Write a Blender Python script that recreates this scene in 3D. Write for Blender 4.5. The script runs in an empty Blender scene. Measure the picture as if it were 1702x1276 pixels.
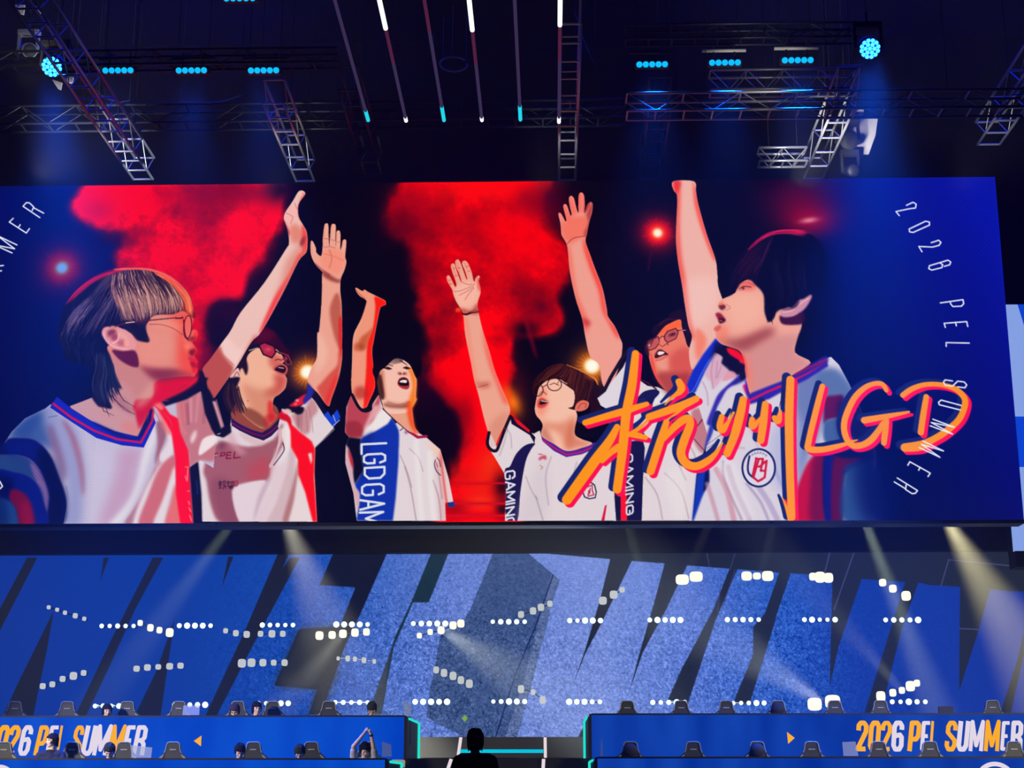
import bpy, bmesh, math, random
import numpy as np
from mathutils import Vector, Matrix

# <CAM>
# ---------------------------------------------------------------- camera numbers (1702x1276 frame)
FOC, EYE = 2550.0, 1.5
_d = np.array([918-851, 1300-638, FOC]); CAM_D = _d/np.linalg.norm(_d)          # stage depth axis seen by the camera
_u = np.array([0, -FOC, 1300-638.]); _u -= CAM_D*(_u@CAM_D); CAM_U = _u/np.linalg.norm(_u)
CAM_X = np.cross(CAM_D, CAM_U)

def rays(px, py):
    px, py = np.atleast_1d(np.asarray(px, float)), np.atleast_1d(np.asarray(py, float))
    r = np.stack([(px-851)/FOC, (py-638)/FOC, np.ones_like(px)], 1)
    return np.stack([r@CAM_X, r@CAM_D, r@CAM_U], 1)

def px_on_plane(px, py, Y):
    """points of the vertical plane at depth Y seen at the given frame positions"""
    w = rays(px, py); w *= (Y/w[:, 1])[:, None]; w[:, 2] += EYE
    return w

def px_on_level(px, py, Z):
    """points of the horizontal plane at height Z seen at the given frame positions"""
    w = rays(px, py); w *= ((Z-EYE)/w[:, 2])[:, None]; w[:, 2] += EYE
    return w
# </CAM>
def at(px, py, Y): return Vector(px_on_plane(px, py, Y)[0])
def lev(px, py, Z): return Vector(px_on_level(px, py, Z)[0])

SC = bpy.context.scene
COL = SC.collection
random.seed(5)

# ---------------------------------------------------------------- camera, world haze, exposure
cam = bpy.data.cameras.new('camera'); cam.sensor_width = 36.0; cam.lens = FOC/1702*36.0; cam.clip_end = 300
cam_o = bpy.data.objects.new('camera', cam); COL.objects.link(cam_o)
# world axes expressed in camera space give the camera rotation (camera looks along -Z, up is +Y)
_c = np.stack([CAM_X, CAM_D, CAM_U])                      # rows: world x, y, z in (right, down, forward)
_rot = np.stack([_c[:, 0], -_c[:, 1], -_c[:, 2]], 1)      # columns: camera right, up, back in world
cam_o.matrix_world = Matrix.Translation((0, 0, EYE)) @ Matrix(_rot.tolist()).to_4x4()
SC.camera = cam_o
SC.view_settings.view_transform = 'Standard'; SC.view_settings.look = 'None'
SC.view_settings.exposure = 0.0; SC.view_settings.gamma = 1.0; SC.view_settings.use_curve_mapping = False
SC.cycles.max_bounces = 5; SC.cycles.diffuse_bounces = 2; SC.cycles.glossy_bounces = 3; SC.cycles.volume_bounces = 0
SC.cycles.transparent_max_bounces = 24; SC.cycles.use_denoising = True

HAZE = .002                                               # thin stage haze filling the whole hall
world = bpy.data.worlds.new('hall'); SC.world = world; world.use_nodes = True
nt = world.node_tree; nt.nodes.clear()
wo = nt.nodes.new('ShaderNodeOutputWorld'); bg = nt.nodes.new('ShaderNodeBackground'); vs = nt.nodes.new('ShaderNodeVolumeScatter')
bg.inputs['Color'].default_value = (.0, .0, .002, 1)
vs.inputs['Color'].default_value = (1, 1, 1, 1); vs.inputs['Density'].default_value = HAZE; vs.inputs['Anisotropy'].default_value = .1
nt.links.new(bg.outputs[0], wo.inputs['Surface']); nt.links.new(vs.outputs[0], wo.inputs['Volume'])

def spot(name, loc, target, power, col, angle, blend=.6, radius=.05):
    d = bpy.data.lights.new(name, 'SPOT'); d.energy = power; d.color = col; d.spot_size = math.radians(angle); d.spot_blend = blend; d.shadow_soft_size = radius
    o = bpy.data.objects.new(name, d); COL.objects.link(o); o.location = loc
    o.rotation_euler = (Vector(target)-Vector(loc)).to_track_quat('-Z', 'Y').to_euler()
    return o

def area(name, loc, target, power, col, sx, sy):
    d = bpy.data.lights.new(name, 'AREA'); d.energy = power; d.color = col; d.shape = 'RECTANGLE'; d.size = sx; d.size_y = sy
    o = bpy.data.objects.new(name, d); COL.objects.link(o); o.location = loc
    o.rotation_euler = (Vector(target)-Vector(loc)).to_track_quat('-Z', 'Y').to_euler()
    return o
BLUE = (.0, .09, 1.0)
# blue wash beams from the two moving heads and the batten rows above the screen
HEADS = [((86, 112), 26.1, (112, 330)), ((1446, 82), 26.1, (1448, 320))]
for (px, py), Y, (tx, ty) in HEADS:
    spot('blue_wash', at(px, py+4, Y), at(tx, ty, Y+.3), 46000, BLUE, 46, 1., .3)
    spot('blue_wash_core', at(px, py+4, Y), at(tx, ty, Y+.1), 40000, BLUE, 24, 1., .3)
BATTENS = [(196, 117), (318, 117), (438, 117), (1084, 107), (1205, 104), (1326, 100)]
for px, py in BATTENS:
    spot('blue_batten_glow', at(px, py+3, 26.8), at(px+4, 330, 26.3), 12000, BLUE, 40, 1, .3)
# added blue fill for the roof haze, unseen side fill on the desks
area('roof_fill', (-10, 33, 22), (-8, 30, 10), 900, (.0, .015, 1.0), 9, 5)
area('roof_fill', (8, 33, 22), (7, 30, 10), 900, (.0, .015, 1.0), 9, 5)
spot('desk_fill', (-14, 19.5, 5.5), (-6, 28.5, 2.3), 7500, (1, .92, .76), 46, 1., .4)
spot('desk_fill', (14, 19.5, 5.5), (5, 28.5, 2.3), 7500, (1, .92, .76), 46, 1., .4)
# warm show lights hanging between the screen and the LED wall
for a, b, p, c, ang in (((394, 858), (296, 990), 36000, (.75, 1, .6), 14), ((1040, 856), (1075, 990), 18000, (.7, 1, .75), 12), ((1184, 856), (1140, 960), 9000, (1, .95, .8), 10),
                        ((1434, 856), (1512, 1060), 100000, (.8, 1, .7), 13), ((1565, 850), (1700, 1080), 120000, (1, .9, .5), 30), ((1290, 856), (1262, 960), 11000, (.8, .95, .8), 10),
                        ((470, 850), (560, 1080), 42000, (1, .95, .75), 34)):
    spot('show_light', at(a[0], a[1], 32.4), at(b[0], b[1], 32.9), p, c, ang, 1., .1)
# added spots for the rays of lamps reflected in the LED wall
for a, b, p, c, ang in (((575, 1046), (480, 1160), 15000, (1, .98, .85), 26), ((735, 1046), (900, 1150), 22000, (.9, 1, .95), 40), ((1370, 1168), (1230, 1080), 26000, (.85, .95, 1), 34), ((1500, 1148), (1420, 1060), 14000, (.9, 1, .9), 18), ((1485, 975), (1520, 1090), 9000, (.95, 1, .9), 16)):
    spot('reflected_ray', at(a[0], a[1], 33.4), at(b[0], b[1], 32.9), p, c, ang, 1., .1)
# added white fill spots without fixtures, brightening trusses, boards and batten bars
for px, py, Y, tx, ty, tY, pw, ang in ((60, 300, 27.5, 150, 190, 30, 1500, 60), (1385, 345, 30.6, 1432, 215, 32.4, 420, 30), (1265, 190, 25.6, 1265, 80, 26.9, 150, 60), (1330, 300, 27.6, 1400, 190, 30.8, 1500, 60), (890, 320, 28.6, 935, 230, 30, 240, 60), (450, 320, 28, 470, 220, 30, 240, 60), (1590, 320, 28, 1670, 190, 30, 240, 60), (60, 150, 25.5, 20, 10, 27, 260, 60)):
    spot('truss_fill', at(px, py, Y), at(tx, ty, tY), pw, (1, .97, .9), ang, .9, .15)
# <PICTURE>
# ---------------------------------------------------------------- picture shown by the main LED screen
# The picture is laid out on the screen's own rectangular pixel grid (PITCH metres per LED pixel).
PITCH = .0122
SX0, SX1, SZ0, SZ1, SY = -12.62, 9.265, 6.474, 13.667, 30.0
CW = int(round((SX1-SX0)/PITCH)) + 1
CH = int(round((SZ1-SZ0)/PITCH)) + 1
IMG = np.zeros((CH, CW, 3), np.float32)
OWN = np.zeros((CH, CW), np.int16)
OWNERS = ['picture_background']
RNG = np.random.default_rng(7)

def to_canvas(pts):
    p = np.asarray(pts, float).reshape(-1, 2)
    w = px_on_plane(p[:, 0], p[:, 1], SY)
    return np.stack([(w[:, 0]-SX0)/PITCH, (SZ1-w[:, 2])/PITCH], 1)

def frame(ox, oy, s):
    return lambda *v: [(ox+v[i]/s, oy+v[i+1]/s) for i in range(0, len(v), 2)]

def curve(p, closed=True, n=4):
    p = np.asarray(p, float)
    m = len(p); out = []
    for i in range(m if closed else m-1):
        if closed:
            a, b, c, d = p[i-1], p[i], p[(i+1) % m], p[(i+2) % m]
        else:
            a, b, c, d = p[max(i-1, 0)], p[i], p[i+1], p[min(i+2, m-1)]
        for k in range(n):
            t = k/n
            out.append(.5*((2*b)+(c-a)*t+(2*a-5*b+4*c-d)*t*t+(3*b-a-3*c+d)*t**3))
    if not closed: out.append(p[-1])
    return np.array(out)

def box_blur(m, r):
    if r < .6: return m
    k = max(1, int(round(r)))
    for ax in (0, 1):
        for _ in range(2):
            pad = [(0, 0), (0, 0)]; pad[ax] = (k+1, k)
            c = np.cumsum(np.pad(m, pad, mode='edge'), axis=ax)
            n = 2*k+1
            m = (c[n:, :]-c[:-n, :])/n if ax == 0 else (c[:, n:]-c[:, :-n])/n
    return m

def fill_mask(q, blur=0, SS=3):
    pad = int(blur*2.2)+2
    x0, y0 = np.floor(q.min(0)).astype(int)-pad; x1, y1 = np.ceil(q.max(0)).astype(int)+pad
    x0, y0 = max(x0, -300), max(y0, -300); x1, y1 = min(x1, CW+300), min(y1, CH+300)
    w, h = x1-x0, y1-y0
    if w < 2 or h < 2: return None
    tog = np.zeros((h*SS, w*SS+1), np.int32)
    s = (q-[x0, y0])*SS
    for (ax, ay), (bx, by) in zip(s, np.roll(s, -1, 0)):
        if ay == by: continue
        if ay > by: ax, ay, bx, by = bx, by, ax, ay
        r0, r1 = max(0, int(np.ceil(ay-.5))), min(h*SS-1, int(np.ceil(by-.5))-1)
        if r1 < r0: continue
        r = np.arange(r0, r1+1)
        xx = ax+(r+.5-ay)*(bx-ax)/(by-ay)
        np.add.at(tog, (r, np.clip(np.ceil(xx-.5), 0, w*SS).astype(int)), 1)
    m = (np.cumsum(tog, 1)[:, :w*SS] & 1).astype(np.float32)
    m = m.reshape(h, SS, w, SS).mean((1, 3))
    m = box_blur(m, blur)
    X0, Y0, X1, Y1 = max(x0, 0), max(y0, 0), min(x1, CW), min(y1, CH)
    if X1 <= X0 or Y1 <= Y0: return None
    return X0, Y0, X1, Y1, m[Y0-y0:Y1-y0, X0-x0:X1-x0]

def own_id(name):
    if name not in OWNERS: OWNERS.append(name)
    return OWNERS.index(name)

def lin(p0, c0, p1, c1):
    a, b = to_canvas([p0, p1])
    c0, c1 = np.array(c0, float), np.array(c1, float)
    def f(xs, ys):
        t = np.clip(((xs-a[0])*(b[0]-a[0])+(ys-a[1])*(b[1]-a[1]))/((b-a)@(b-a)), 0, 1)[..., None]
        return c0*(1-t)+c1*t
    return f

def put(box, m, col, own=None, alpha=1., clip=None):
    X0, Y0, X1, Y1 = box
    a = m*alpha
    if clip is not None: a = a*clip[Y0:Y1, X0:X1]
    if callable(col):
        ys, xs = np.mgrid[Y0:Y1, X0:X1]
        c = col(xs, ys)
    else:
        c = np.array(col, np.float32)
    r = IMG[Y0:Y1, X0:X1]
    r += (c-r)*a[..., None]
    if own: OWN[Y0:Y1, X0:X1][a > .5] = own_id(own)

def poly(pts, col, blur=0, alpha=1., own=None, clip=None, smooth=True):
    """one filled shape; returns its mask over the whole picture"""
    q = to_canvas(pts)
    if smooth: q = curve(q)
    r = fill_mask(q, blur)
    full = np.zeros((CH, CW), np.float32)
    if r is None: return full
    put(r[:4], r[4], col, own, alpha, clip)
    full[r[1]:r[3], r[0]:r[2]] = r[4]
    return full if clip is None else full*clip

def stroke_mask(pts, w, smooth=False, soft=1.):
    q = to_canvas(pts)
    w = np.asarray(w if np.ndim(w) else [w]*len(q), float)
    if smooth and len(q) > 2:
        t = np.stack([q[:, 0], q[:, 1], w], 1)
        t = curve(t, False); q, w = t[:, :2], t[:, 2]
    pad = w.max()/2+soft+2
    x0, y0 = np.floor(q.min(0)-pad).astype(int); x1, y1 = np.ceil(q.max(0)+pad).astype(int)
    x0, y0, x1, y1 = max(x0, 0), max(y0, 0), min(x1, CW), min(y1, CH)
    if x1 <= x0 or y1 <= y0: return None
    full = np.zeros((y1-y0, x1-x0), np.float32)
    for (a, b, wa, wb) in zip(q[:-1], q[1:], w[:-1], w[1:]):
        pd = max(wa, wb)/2+soft+1
        u0, v0 = max(x0, int(min(a[0], b[0])-pd)), max(y0, int(min(a[1], b[1])-pd))
        u1, v1 = min(x1, int(max(a[0], b[0])+pd)+2), min(y1, int(max(a[1], b[1])+pd)+2)
        if u1 <= u0 or v1 <= v0: continue
        ys, xs = np.mgrid[v0:v1, u0:u1]
        d = b-a; L = max(d@d, 1e-9)
        t = np.clip(((xs-a[0])*d[0]+(ys-a[1])*d[1])/L, 0, 1)
        dist = np.hypot(xs-a[0]-t*d[0], ys-a[1]-t*d[1])
        m = np.clip(((wa+(wb-wa)*t)/2-dist)/soft+.5, 0, 1)
        v = full[v0-y0:v1-y0, u0-x0:u1-x0]
        np.maximum(v, m, out=v)
    return x0, y0, x1, y1, full

def stroke(pts, w, col, alpha=1., own=None, clip=None, smooth=False, soft=1.):
    r = stroke_mask(pts, w, smooth, soft)
    if r is not None: put(r[:4], r[4], col, own, alpha, clip)

def blob(x, y, rx, ry, col, alpha=1., ang=0., clip=None, add=False, hard=1.):
    c = to_canvas([(x, y)])[0]
    R = max(rx, ry)*2.6
    X0, Y0, X1, Y1 = max(int(c[0]-R), 0), max(int(c[1]-R), 0), min(int(c[0]+R), CW), min(int(c[1]+R), CH)
    if X1 <= X0 or Y1 <= Y0: return
    ys, xs = np.mgrid[Y0:Y1, X0:X1]
    dx, dy = xs-c[0], ys-c[1]
    ca, sa = math.cos(math.radians(ang)), math.sin(math.radians(ang))
    r2 = ((dx*ca+dy*sa)/rx)**2+((-dx*sa+dy*ca)/ry)**2
    m = np.exp(-r2**hard).astype(np.float32)
    if add:
        IMG[Y0:Y1, X0:X1] += m[..., None]*alpha*np.array(col, np.float32)
    else:
        put((X0, Y0, X1, Y1), m, col, None, alpha, clip)

def fbm(h, w, power, seed):
    g = np.random.default_rng(seed).standard_normal((h, w))
    fy = np.fft.fftfreq(h)[:, None]*h; fx = np.fft.rfftfreq(w)[None]*w*(h/w)
    f = np.hypot(fy, fx); f[0, 0] = 1
    n = np.fft.irfft2(np.fft.rfft2(g)/f**power, (h, w))
    return ((n-n.mean())/n.std()).astype(np.float32)

def hair(guides, n, cols, w, own=None, clip=None, alpha=.8, jit=2., seed=1, t0=(0, .15), t1=(.8, 1.)):
    """strands swept between neighbouring guide lines (root to tip)"""
    rng = np.random.default_rng(seed)
    G = [curve(np.asarray(g, float), False, 3) for g in guides]
    k = min(len(g) for g in G)
    G = np.array([g[np.linspace(0, len(g)-1, k).round().astype(int)] for g in G])
    for _ in range(n):
        s = rng.random()*(len(G)-1); i = min(int(s), len(G)-2); f = s-i
        line = G[i]*(1-f)+G[i+1]*f
        a = int(rng.uniform(*t0)*(k-1)); b = int(math.ceil(rng.uniform(*t1)*(k-1)))+1
        line = line[a:max(b, a+2)] + rng.normal(0, jit, 2)
        line = line+np.linspace(0, 1, len(line))[:, None]*rng.normal(0, jit*1.3, 2)
        if jit: line = line+np.cumsum(rng.normal(0, jit*.12, line.shape), 0)
        c = np.array(cols[rng.integers(len(cols))], float)*rng.uniform(.8, 1.15)
        ww = np.full(len(line), w*rng.uniform(.7, 1.3)); ww[-1] *= .3
        stroke(line, ww, np.clip(c, 0, 255), alpha, own, clip, soft=.9)

ROT = {'G': [[(.86, .74), (.72, .95), (.28, .95), (.12, .8), (.12, .2), (.28, .05), (.72, .05), (.88, .2), (.88, .5), (.56, .5)]], 'D': [[(.12, .05), (.12, .95), (.6, .95), (.88, .76), (.88, .24), (.6, .05), (.12, .05)]], 'L': [[(.12, .98), (.12, .05), (.9, .05)]],
       'A': [[(.06, .0), (.5, 1.), (.94, .0)], [(.24, .34), (.76, .34)]], 'M': [[(.06, .0), (.1, .97), (.5, .25), (.9, .97), (.94, .0)]], 'I': [[(.5, 0), (.5, 1)]], 'N': [[(.08, 0), (.08, .97), (.92, .03), (.92, 1)]]}
def side_text(fr, spec, col, w, own=None, clip=None):
    """letters running down a jersey panel, their tops towards the right: (letter, y0, y1, x_bottom, x_top)"""
    for ch, y0, y1, xb, xt in spec:
        for ln in ROT[ch]:
            stroke(fr(*[v for (u, t) in ln for v in (xb+t*(xt-xb), y0+u*(y1-y0)-(t-.5)*12)]), w, col, own=own, clip=clip)
A = A_ = frame(80, 430, 5.1033); B = B_ = frame(0, 630, 4.7278); C_ = frame(330, 300, 5.1033); D_ = frame(330, 520, 5.1033)
E_ = frame(560, 460, 6.379); F_ = frame(300, 660, 5.6733); G_ = frame(560, 640, 5.3167); H_ = frame(720, 420, 5.1033)
I_ = frame(780, 580, 4.2533); J_ = frame(900, 300, 4.906); K_ = frame(1020, 480, 5.8); L_ = frame(1160, 370, 5.104)
M_ = frame(1000, 600, 4.558); N_ = frame(1300, 600, 4.558); O_ = frame(1400, 290, 3.8675); P_ = frame(0, 300, 4.909)
Q_ = frame(600, 290, 4.725); R_ = frame(640, 560, 3.986)
X_ = frame(0, 0, 1)

# ---- backdrop: navy dark, deep blue sides, red stage smoke, flares
IMG[:] = (2, 2, 20)
poly(X_(-400, 200, 150, 200, 290, 300, 250, 480, 150, 640, 120, 950, -400, 950), lin((-20, 300), (1, 15, 105), (60, 760), (2, 6, 66)), blur=38)
poly(X_(1330, 200, 1900, 200, 1900, 950, 1300, 950, 1290, 700, 1360, 520), lin((1360, 600), (1, 3, 62), (1690, 430), (7, 22, 172)), blur=26, smooth=False)
blob(1420, 760, 120, 130, (1, 4, 74), .75)
blob(1330, 335, 60, 45, (110, 0, 40), .75); blob(1345, 366, 42, 26, (190, 0, 40), .7)
blob(1345, 366, 15, 5, (235, 150, 160), .8, -8)

def smoke(pts, seed, bright, dark, blur=13, rough=.3, own=None):
    q = curve(to_canvas(pts)); r = fill_mask(q, blur)
    if r is None: return
    X0, Y0, X1, Y1, m = r
    n = fbm(Y1-Y0, X1-X0, 1.75, seed); n2 = fbm(Y1-Y0, X1-X0, 1.55, seed+50)
    e = np.clip(m+rough*n*np.clip(m*(1-m)*4, .05, 1), 0, 1)
    a = np.clip((e-.05)/.85, 0, 1); a = a*a*(3-2*a)
    t = np.clip(.78+.42*n2, 0, 1)[..., None]*np.clip(.25+1.1*a, 0, 1)[..., None]
    col = np.array(dark, np.float32)*(1-t)+np.array(bright, np.float32)*t
    rr = IMG[Y0:Y1, X0:X1]; rr += (col-rr)*np.clip(a*1.1, 0, 1)[..., None]
# left plume
smoke(X_(160, 290, 250, 280, 420, 285, 470, 300, 462, 345, 470, 380, 442, 392, 447, 425, 420, 455, 424, 490, 400, 515, 360, 505, 350, 530, 352, 600, 330, 640,
         290, 620, 240, 470, 190, 452, 200, 420, 225, 380, 172, 384, 138, 360, 128, 335, 150, 315), 3, (255, 2, 10), (110, 0, 26), 17, .27)
blob(330, 330, 58, 26, (150, 0, 30), .75); blob(400, 322, 60, 20, (120, 0, 28), .7); blob(345, 385, 30, 22, (185, 0, 30), .55)
blob(465, 315, 30, 26, (14, 0, 22), .9)
blob(165, 350, 28, 22, (190, 4, 62), .55); blob(235, 320, 40, 30, (255, 0, 22), .6); blob(400, 400, 45, 60, (255, 2, 0), .6); blob(290, 480, 60, 70, (232, 0, 26), .5)
blob(378, 520, 28, 22, (40, 0, 30), .85); blob(362, 545, 14, 30, (20, 0, 25), .8)
blob(188, 395, 26, 14, (55, 0, 40), .6)
# middle plume
smoke(Q_(330, -30, 900, -30, 1500, -20, 1540, 120, 1450, 300, 1490, 450, 1580, 540, 1640, 700, 1570, 860, 1400, 900, 1420, 980, 1530, 1100, 1540, 1170, 1380, 1230, 1180, 1190, 1110, 1200,
         1180, 1400, 1260, 1560, 1190, 1680, 1240, 1800, 1300, 1950, 1280, 2150, 1250, 2500, 1250, 2800, 620, 2800, 560, 2600, 700, 2430, 730, 2320, 720, 2150, 740, 2000, 660, 1840, 560, 1780,
         520, 1680, 480, 1650, 540, 1500, 560, 1340, 540, 1180, 440, 1060, 410, 950, 440, 830, 370, 700, 330, 520, 230, 440, 220, 280, 290, 160), 11, (255, 0, 4), (130, 0, 14), 17, .27)
blob(668, 375, 34, 30, (90, 0, 26), .7); blob(690, 330, 40, 30, (160, 0, 24), .6); blob(800, 315, 90, 22, (255, 10, 0), .7)
blob(890, 345, 46, 26, (170, 0, 18), .55); blob(912, 330, 26, 40, (60, 0, 35), .75); blob(875, 330, 20, 20, (110, 0, 30), .5)
blob(800, 375, 60, 24, (222, 0, 0), .6); blob(870, 410, 60, 50, (255, 0, 0), .8); blob(700, 640, 24, 40, (60, 0, 30), .6)
blob(745, 700, 26, 34, (12, 0, 22), .93); blob(720, 665, 20, 26, (20, 0, 30), .8); blob(755, 735, 16, 22, (14, 0, 24), .9); blob(775, 690, 12, 30, (120, 0, 20), .5)
blob(872, 548, 26, 20, (3, 1, 22), .95); blob(900, 512, 16, 16, (60, 0, 34), .6); blob(864, 650, 16, 40, (70, 5, 22), .75); blob(880, 690, 16, 40, (22, 4, 20), .9)
poly(H_(760, 540, 800, 540, 880, 860, 862, 870), (150, 0, 30), 2.5, .6)
blob(852, 668, 13, 22, (255, 120, 8), .95, -25); blob(842, 655, 10, 14, (255, 70, 10), .8)
blob(800, 805, 30, 40, (235, 40, 8), .6); blob(818, 770, 20, 26, (235, 80, 12), .45); blob(800, 835, 28, 10, (255, 70, 20), .6)
blob(835, 808, 14, 22, (30, 2, 18), .95); blob(836, 846, 12, 14, (18, 1, 20), .9); blob(755, 845, 22, 14, (90, 0, 25), .5); blob(770, 790, 16, 12, (200, 20, 10), .5)
for yy, x0, ww in ((803, 752, 2.6), (836.5, 750, 3.4), (857, 738, 4.2)):
    stroke([(x0, yy), (845, yy)], ww, (225, 6, 30), .95, soft=1.6)
    stroke([(x0, yy), (845, yy)], ww*3, (180, 0, 20), .25, soft=4)
# flares
for x, y, r, core, halo in ((103, 445, 11, (112, 160, 232), (150, 14, 58)), (1093, 387, 9, (255, 240, 225), (255, 10, 14))):
    blob(x, y, r*3.4, r*3.4, halo, .75)
    blob(x, y, r*2.2, r*2.2, halo, .9, hard=1.6)
    for k in range(26):
        an = k*2*math.pi/26; L = r*RNG.uniform(1.8, 3.1)
        stroke([(x, y), (x+L*math.cos(an), y+L*math.sin(an))], [2.2, .6], halo, .6, soft=2.5)
    blob(x, y, r*1.25, r*1.25, (255, 140, 40) if x > 500 else (120, 130, 110), .9, hard=1.5)
    blob(x, y, r*.85, r*.85, core, 1, hard=2.2)
stroke([(1082, 420), (1077, 450)], [3, 1], (90, 0, 30), .7, soft=4)
for x, y, r in ((511, 618, 11), (984, 608, 12)):
    blob(x, y, r*2.5, r*2.5, (200, 70, 0), .85); blob(x, y, r*1.7, r*1.7, (255, 150, 20), .95)
    for k in range(22):
        an = k*2*math.pi/22; L = r*RNG.uniform(1.7, 2.6)
        stroke([(x, y), (x+L*math.cos(an), y+L*math.sin(an))], [2.4, .5], (255, 150, 20), .55, soft=2)
    blob(x, y, r*1.1, r*1.1, (255, 252, 235), 1, hard=2.5)
# halftone dots on the blue sides
ys, xs = np.mgrid[0:CH, 0:CW]
def halftone(x0, y0, x1, y1, fx0, fx1, col, amt, step=7.2, clip=None, flip=False):
    (u0, v0), (u1, v1) = to_canvas([(x0, y0), (x1, y1)])
    u0, v0, u1, v1 = max(0, int(u0)), max(0, int(v0)), min(CW, int(u1)), min(CH, int(v1))
    f0, f1 = to_canvas([(fx0, y0), (fx1, y0)])[:, 0]
    Y, X = np.mgrid[v0:v1, u0:u1]
    d = (np.sin((X+Y)*math.pi/step)**2*np.sin((X-Y)*math.pi/step)**2)
    a = np.clip((d-.42)/.3, 0, 1)*np.clip((X-f0)/(f1-f0), 0, 1)*amt
    if clip is not None: a = a*clip[v0:v1, u0:u1]
    r = IMG[v0:v1, u0:u1]; r += (np.array(col, np.float32)-r)*a[..., None]
halftone(1480, 290, 1702, 880, 1500, 1600, (0, 2, 96), .6)
SKIN = (238, 172, 150); RED = (250, 24, 22); WHITE = (226, 212, 216); NAVY = (16, 20, 66)

# ---- third person: boyish face looking up, arm raised, blue-and-white jersey
arm = poly(E_(200,125, 215,120, 270,152, 300,138, 330,160, 420,205, 480,235, 518,258, 522,296, 490,310, 460,340, 430,480, 415,560, 390,700, 375,800, 400,1050, 405,1180, 350,1310, 310,1388, 225,1388,
              180,1300, 155,1150, 165,900, 170,700, 190,590, 260,450, 315,280, 305,245, 245,205, 210,160), (240, 150, 122), own='p3')
poly(E_(400,225, 430,215, 520,262, 520,300, 460,340, 430,480, 415,560, 390,700, 375,800, 405,1050, 405,1180, 350,1310, 310,1388, 285,1388, 312,1000, 318,830, 330,690, 385,540, 410,330), (250, 26, 14), 1.2, clip=arm)
poly(E_(385,540, 330,590, 260,640, 235,690, 190,720, 190,780, 240,790, 310,770, 330,690), (196, 82, 44), 1.6, .85, clip=arm)
blob(*E_(250,740)[0], 5, 6, (150, 62, 30), .8, clip=arm)
poly(E_(200,1180, 300,1170, 330,1276, 200,1290), (180, 40, 30), 3, .7, clip=arm)
stroke(E_(205,140, 250,190, 300,235), 1.2, (150, 40, 40), .6, clip=arm); blob(*E_(220,900)[0], 5, 26, (250,150,128), .5, clip=arm)
stroke(E_(262,452, 190,590, 170,700, 160,1000), 1.5, (255, 190, 170), .5, clip=arm)
# torso
j3 = poly(G_(130,90, 85,200, 75,420, 110,462, 80,540, 78,690, 150,960, 178,1200, 965,1200, 958,1040, 1030,1032, 990,830, 935,640, 915,570, 800,470, 735,430, 600,380, 500,290, 410,205, 372,88, 300,170, 290,225, 220,225), WHITE, own='p3_jersey', smooth=False)
poly(G_(130,90, 85,200, 75,420, 110,462, 235,462, 330,330, 390,120, 372,88, 300,190), (186, 66, 80), 1.5, clip=j3)
poly(G_(330,180, 410,215, 300,330, 240,462, 235,400, 280,290), (226, 160, 165), 2, clip=j3)
poly(G_(90,330, 200,330, 235,440, 110,462, 80,420), (150, 40, 52), 2.5, .8, clip=j3)
poly(G_(410,205, 490,290, 470,340, 350,410, 235,465, 260,380, 320,320), (238, 226, 226), 1.5, clip=j3)
poly(G_(215,480, 235,462, 350,405, 450,345, 492,285, 548,400, 553,450, 545,700, 522,1000, 497,1200, 175,1200, 190,1100, 195,990, 160,880, 240,750, 205,560), (12, 48, 170), .6, clip=j3, smooth=False)
poly(G_(230,462, 330,415, 300,520, 280,760, 220,840, 205,560), (6, 30, 130), 3, .6, clip=j3)
poly(G_(76,462, 110,462, 215,475, 205,560, 240,750, 160,880, 100,640), (4, 5, 30), .8, clip=j3, smooth=False)
poly(G_(90,540, 125,620, 145,720, 152,880, 205,960, 185,1110, 150,960, 80,700), (215, 170, 180), .8, clip=j3)
poly(G_(100,570, 140,650, 146,740, 120,680), (190, 30, 40), .8, clip=j3)
poly(G_(905,600, 935,640, 985,1035, 965,1040, 930,800), (236, 70, 62), 1.2, clip=j3)
poly(G_(935,640, 990,830, 1030,1034, 985,1036, 950,800), (232, 205, 205), .8, clip=j3)
poly(G_(900,560, 935,640, 962,1200, 915,1190, 905,900, 890,700), (224, 150, 150), 4, .6, clip=j3)
poly(G_(800,480, 915,570, 920,640, 860,600), (248, 196, 170), 4, .8, clip=j3)
poly(G_(980,1040, 1040,1030, 1046,1074, 986,1080), (20, 50, 130), .5, own='p3_jersey', smooth=False)
for p, c in (((600,720, 650,900, 700,1190), 1.3), ((560,620, 620,760, 660,900), 1), ((850,840, 900,1000, 920,1190), 1.3), ((640,560, 720,640, 760,760), .8), ((880,700, 905,820, 930,1000), 1.2)):
    stroke(G_(*p), c*1.6, (150, 110, 130), .55, clip=j3, smooth=True, soft=2)
for p in ((700,500, 720,820, 750,1190), (820,600, 830,900, 860,1190)):
    stroke(G_(*p), 9, (240, 232, 232), .5, clip=j3, smooth=True, soft=6)
stroke(G_(510,300, 560,340, 640,410, 715,460, 790,452), 4.6, (170, 16, 66), own='p3_jersey'); stroke(G_(505,296, 560,345, 640,420), 1.6, (60, 14, 60))
stroke(G_(135,85, 190,190, 240,228, 296,214, 302,165, 376,50), 5, (10, 8, 28), own='p3_jersey', smooth=True)
stroke(G_(410,208, 495,290, 520,330), 3, (16, 12, 40)); stroke(G_(560,400, 582,380), 1.6, (60, 40, 60))
blob(*G_(612,415)[0], 3, 3, (150, 60, 130), .8)
stroke(G_(870,660, 862,700, 880,760, 915,795), 1.6, (70, 40, 70), smooth=True); stroke(G_(885,640, 905,670, 915,720), 1.4, (90, 50, 80), smooth=True); stroke(G_(878,680, 890,720), 1.4, (210, 60, 60))
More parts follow.
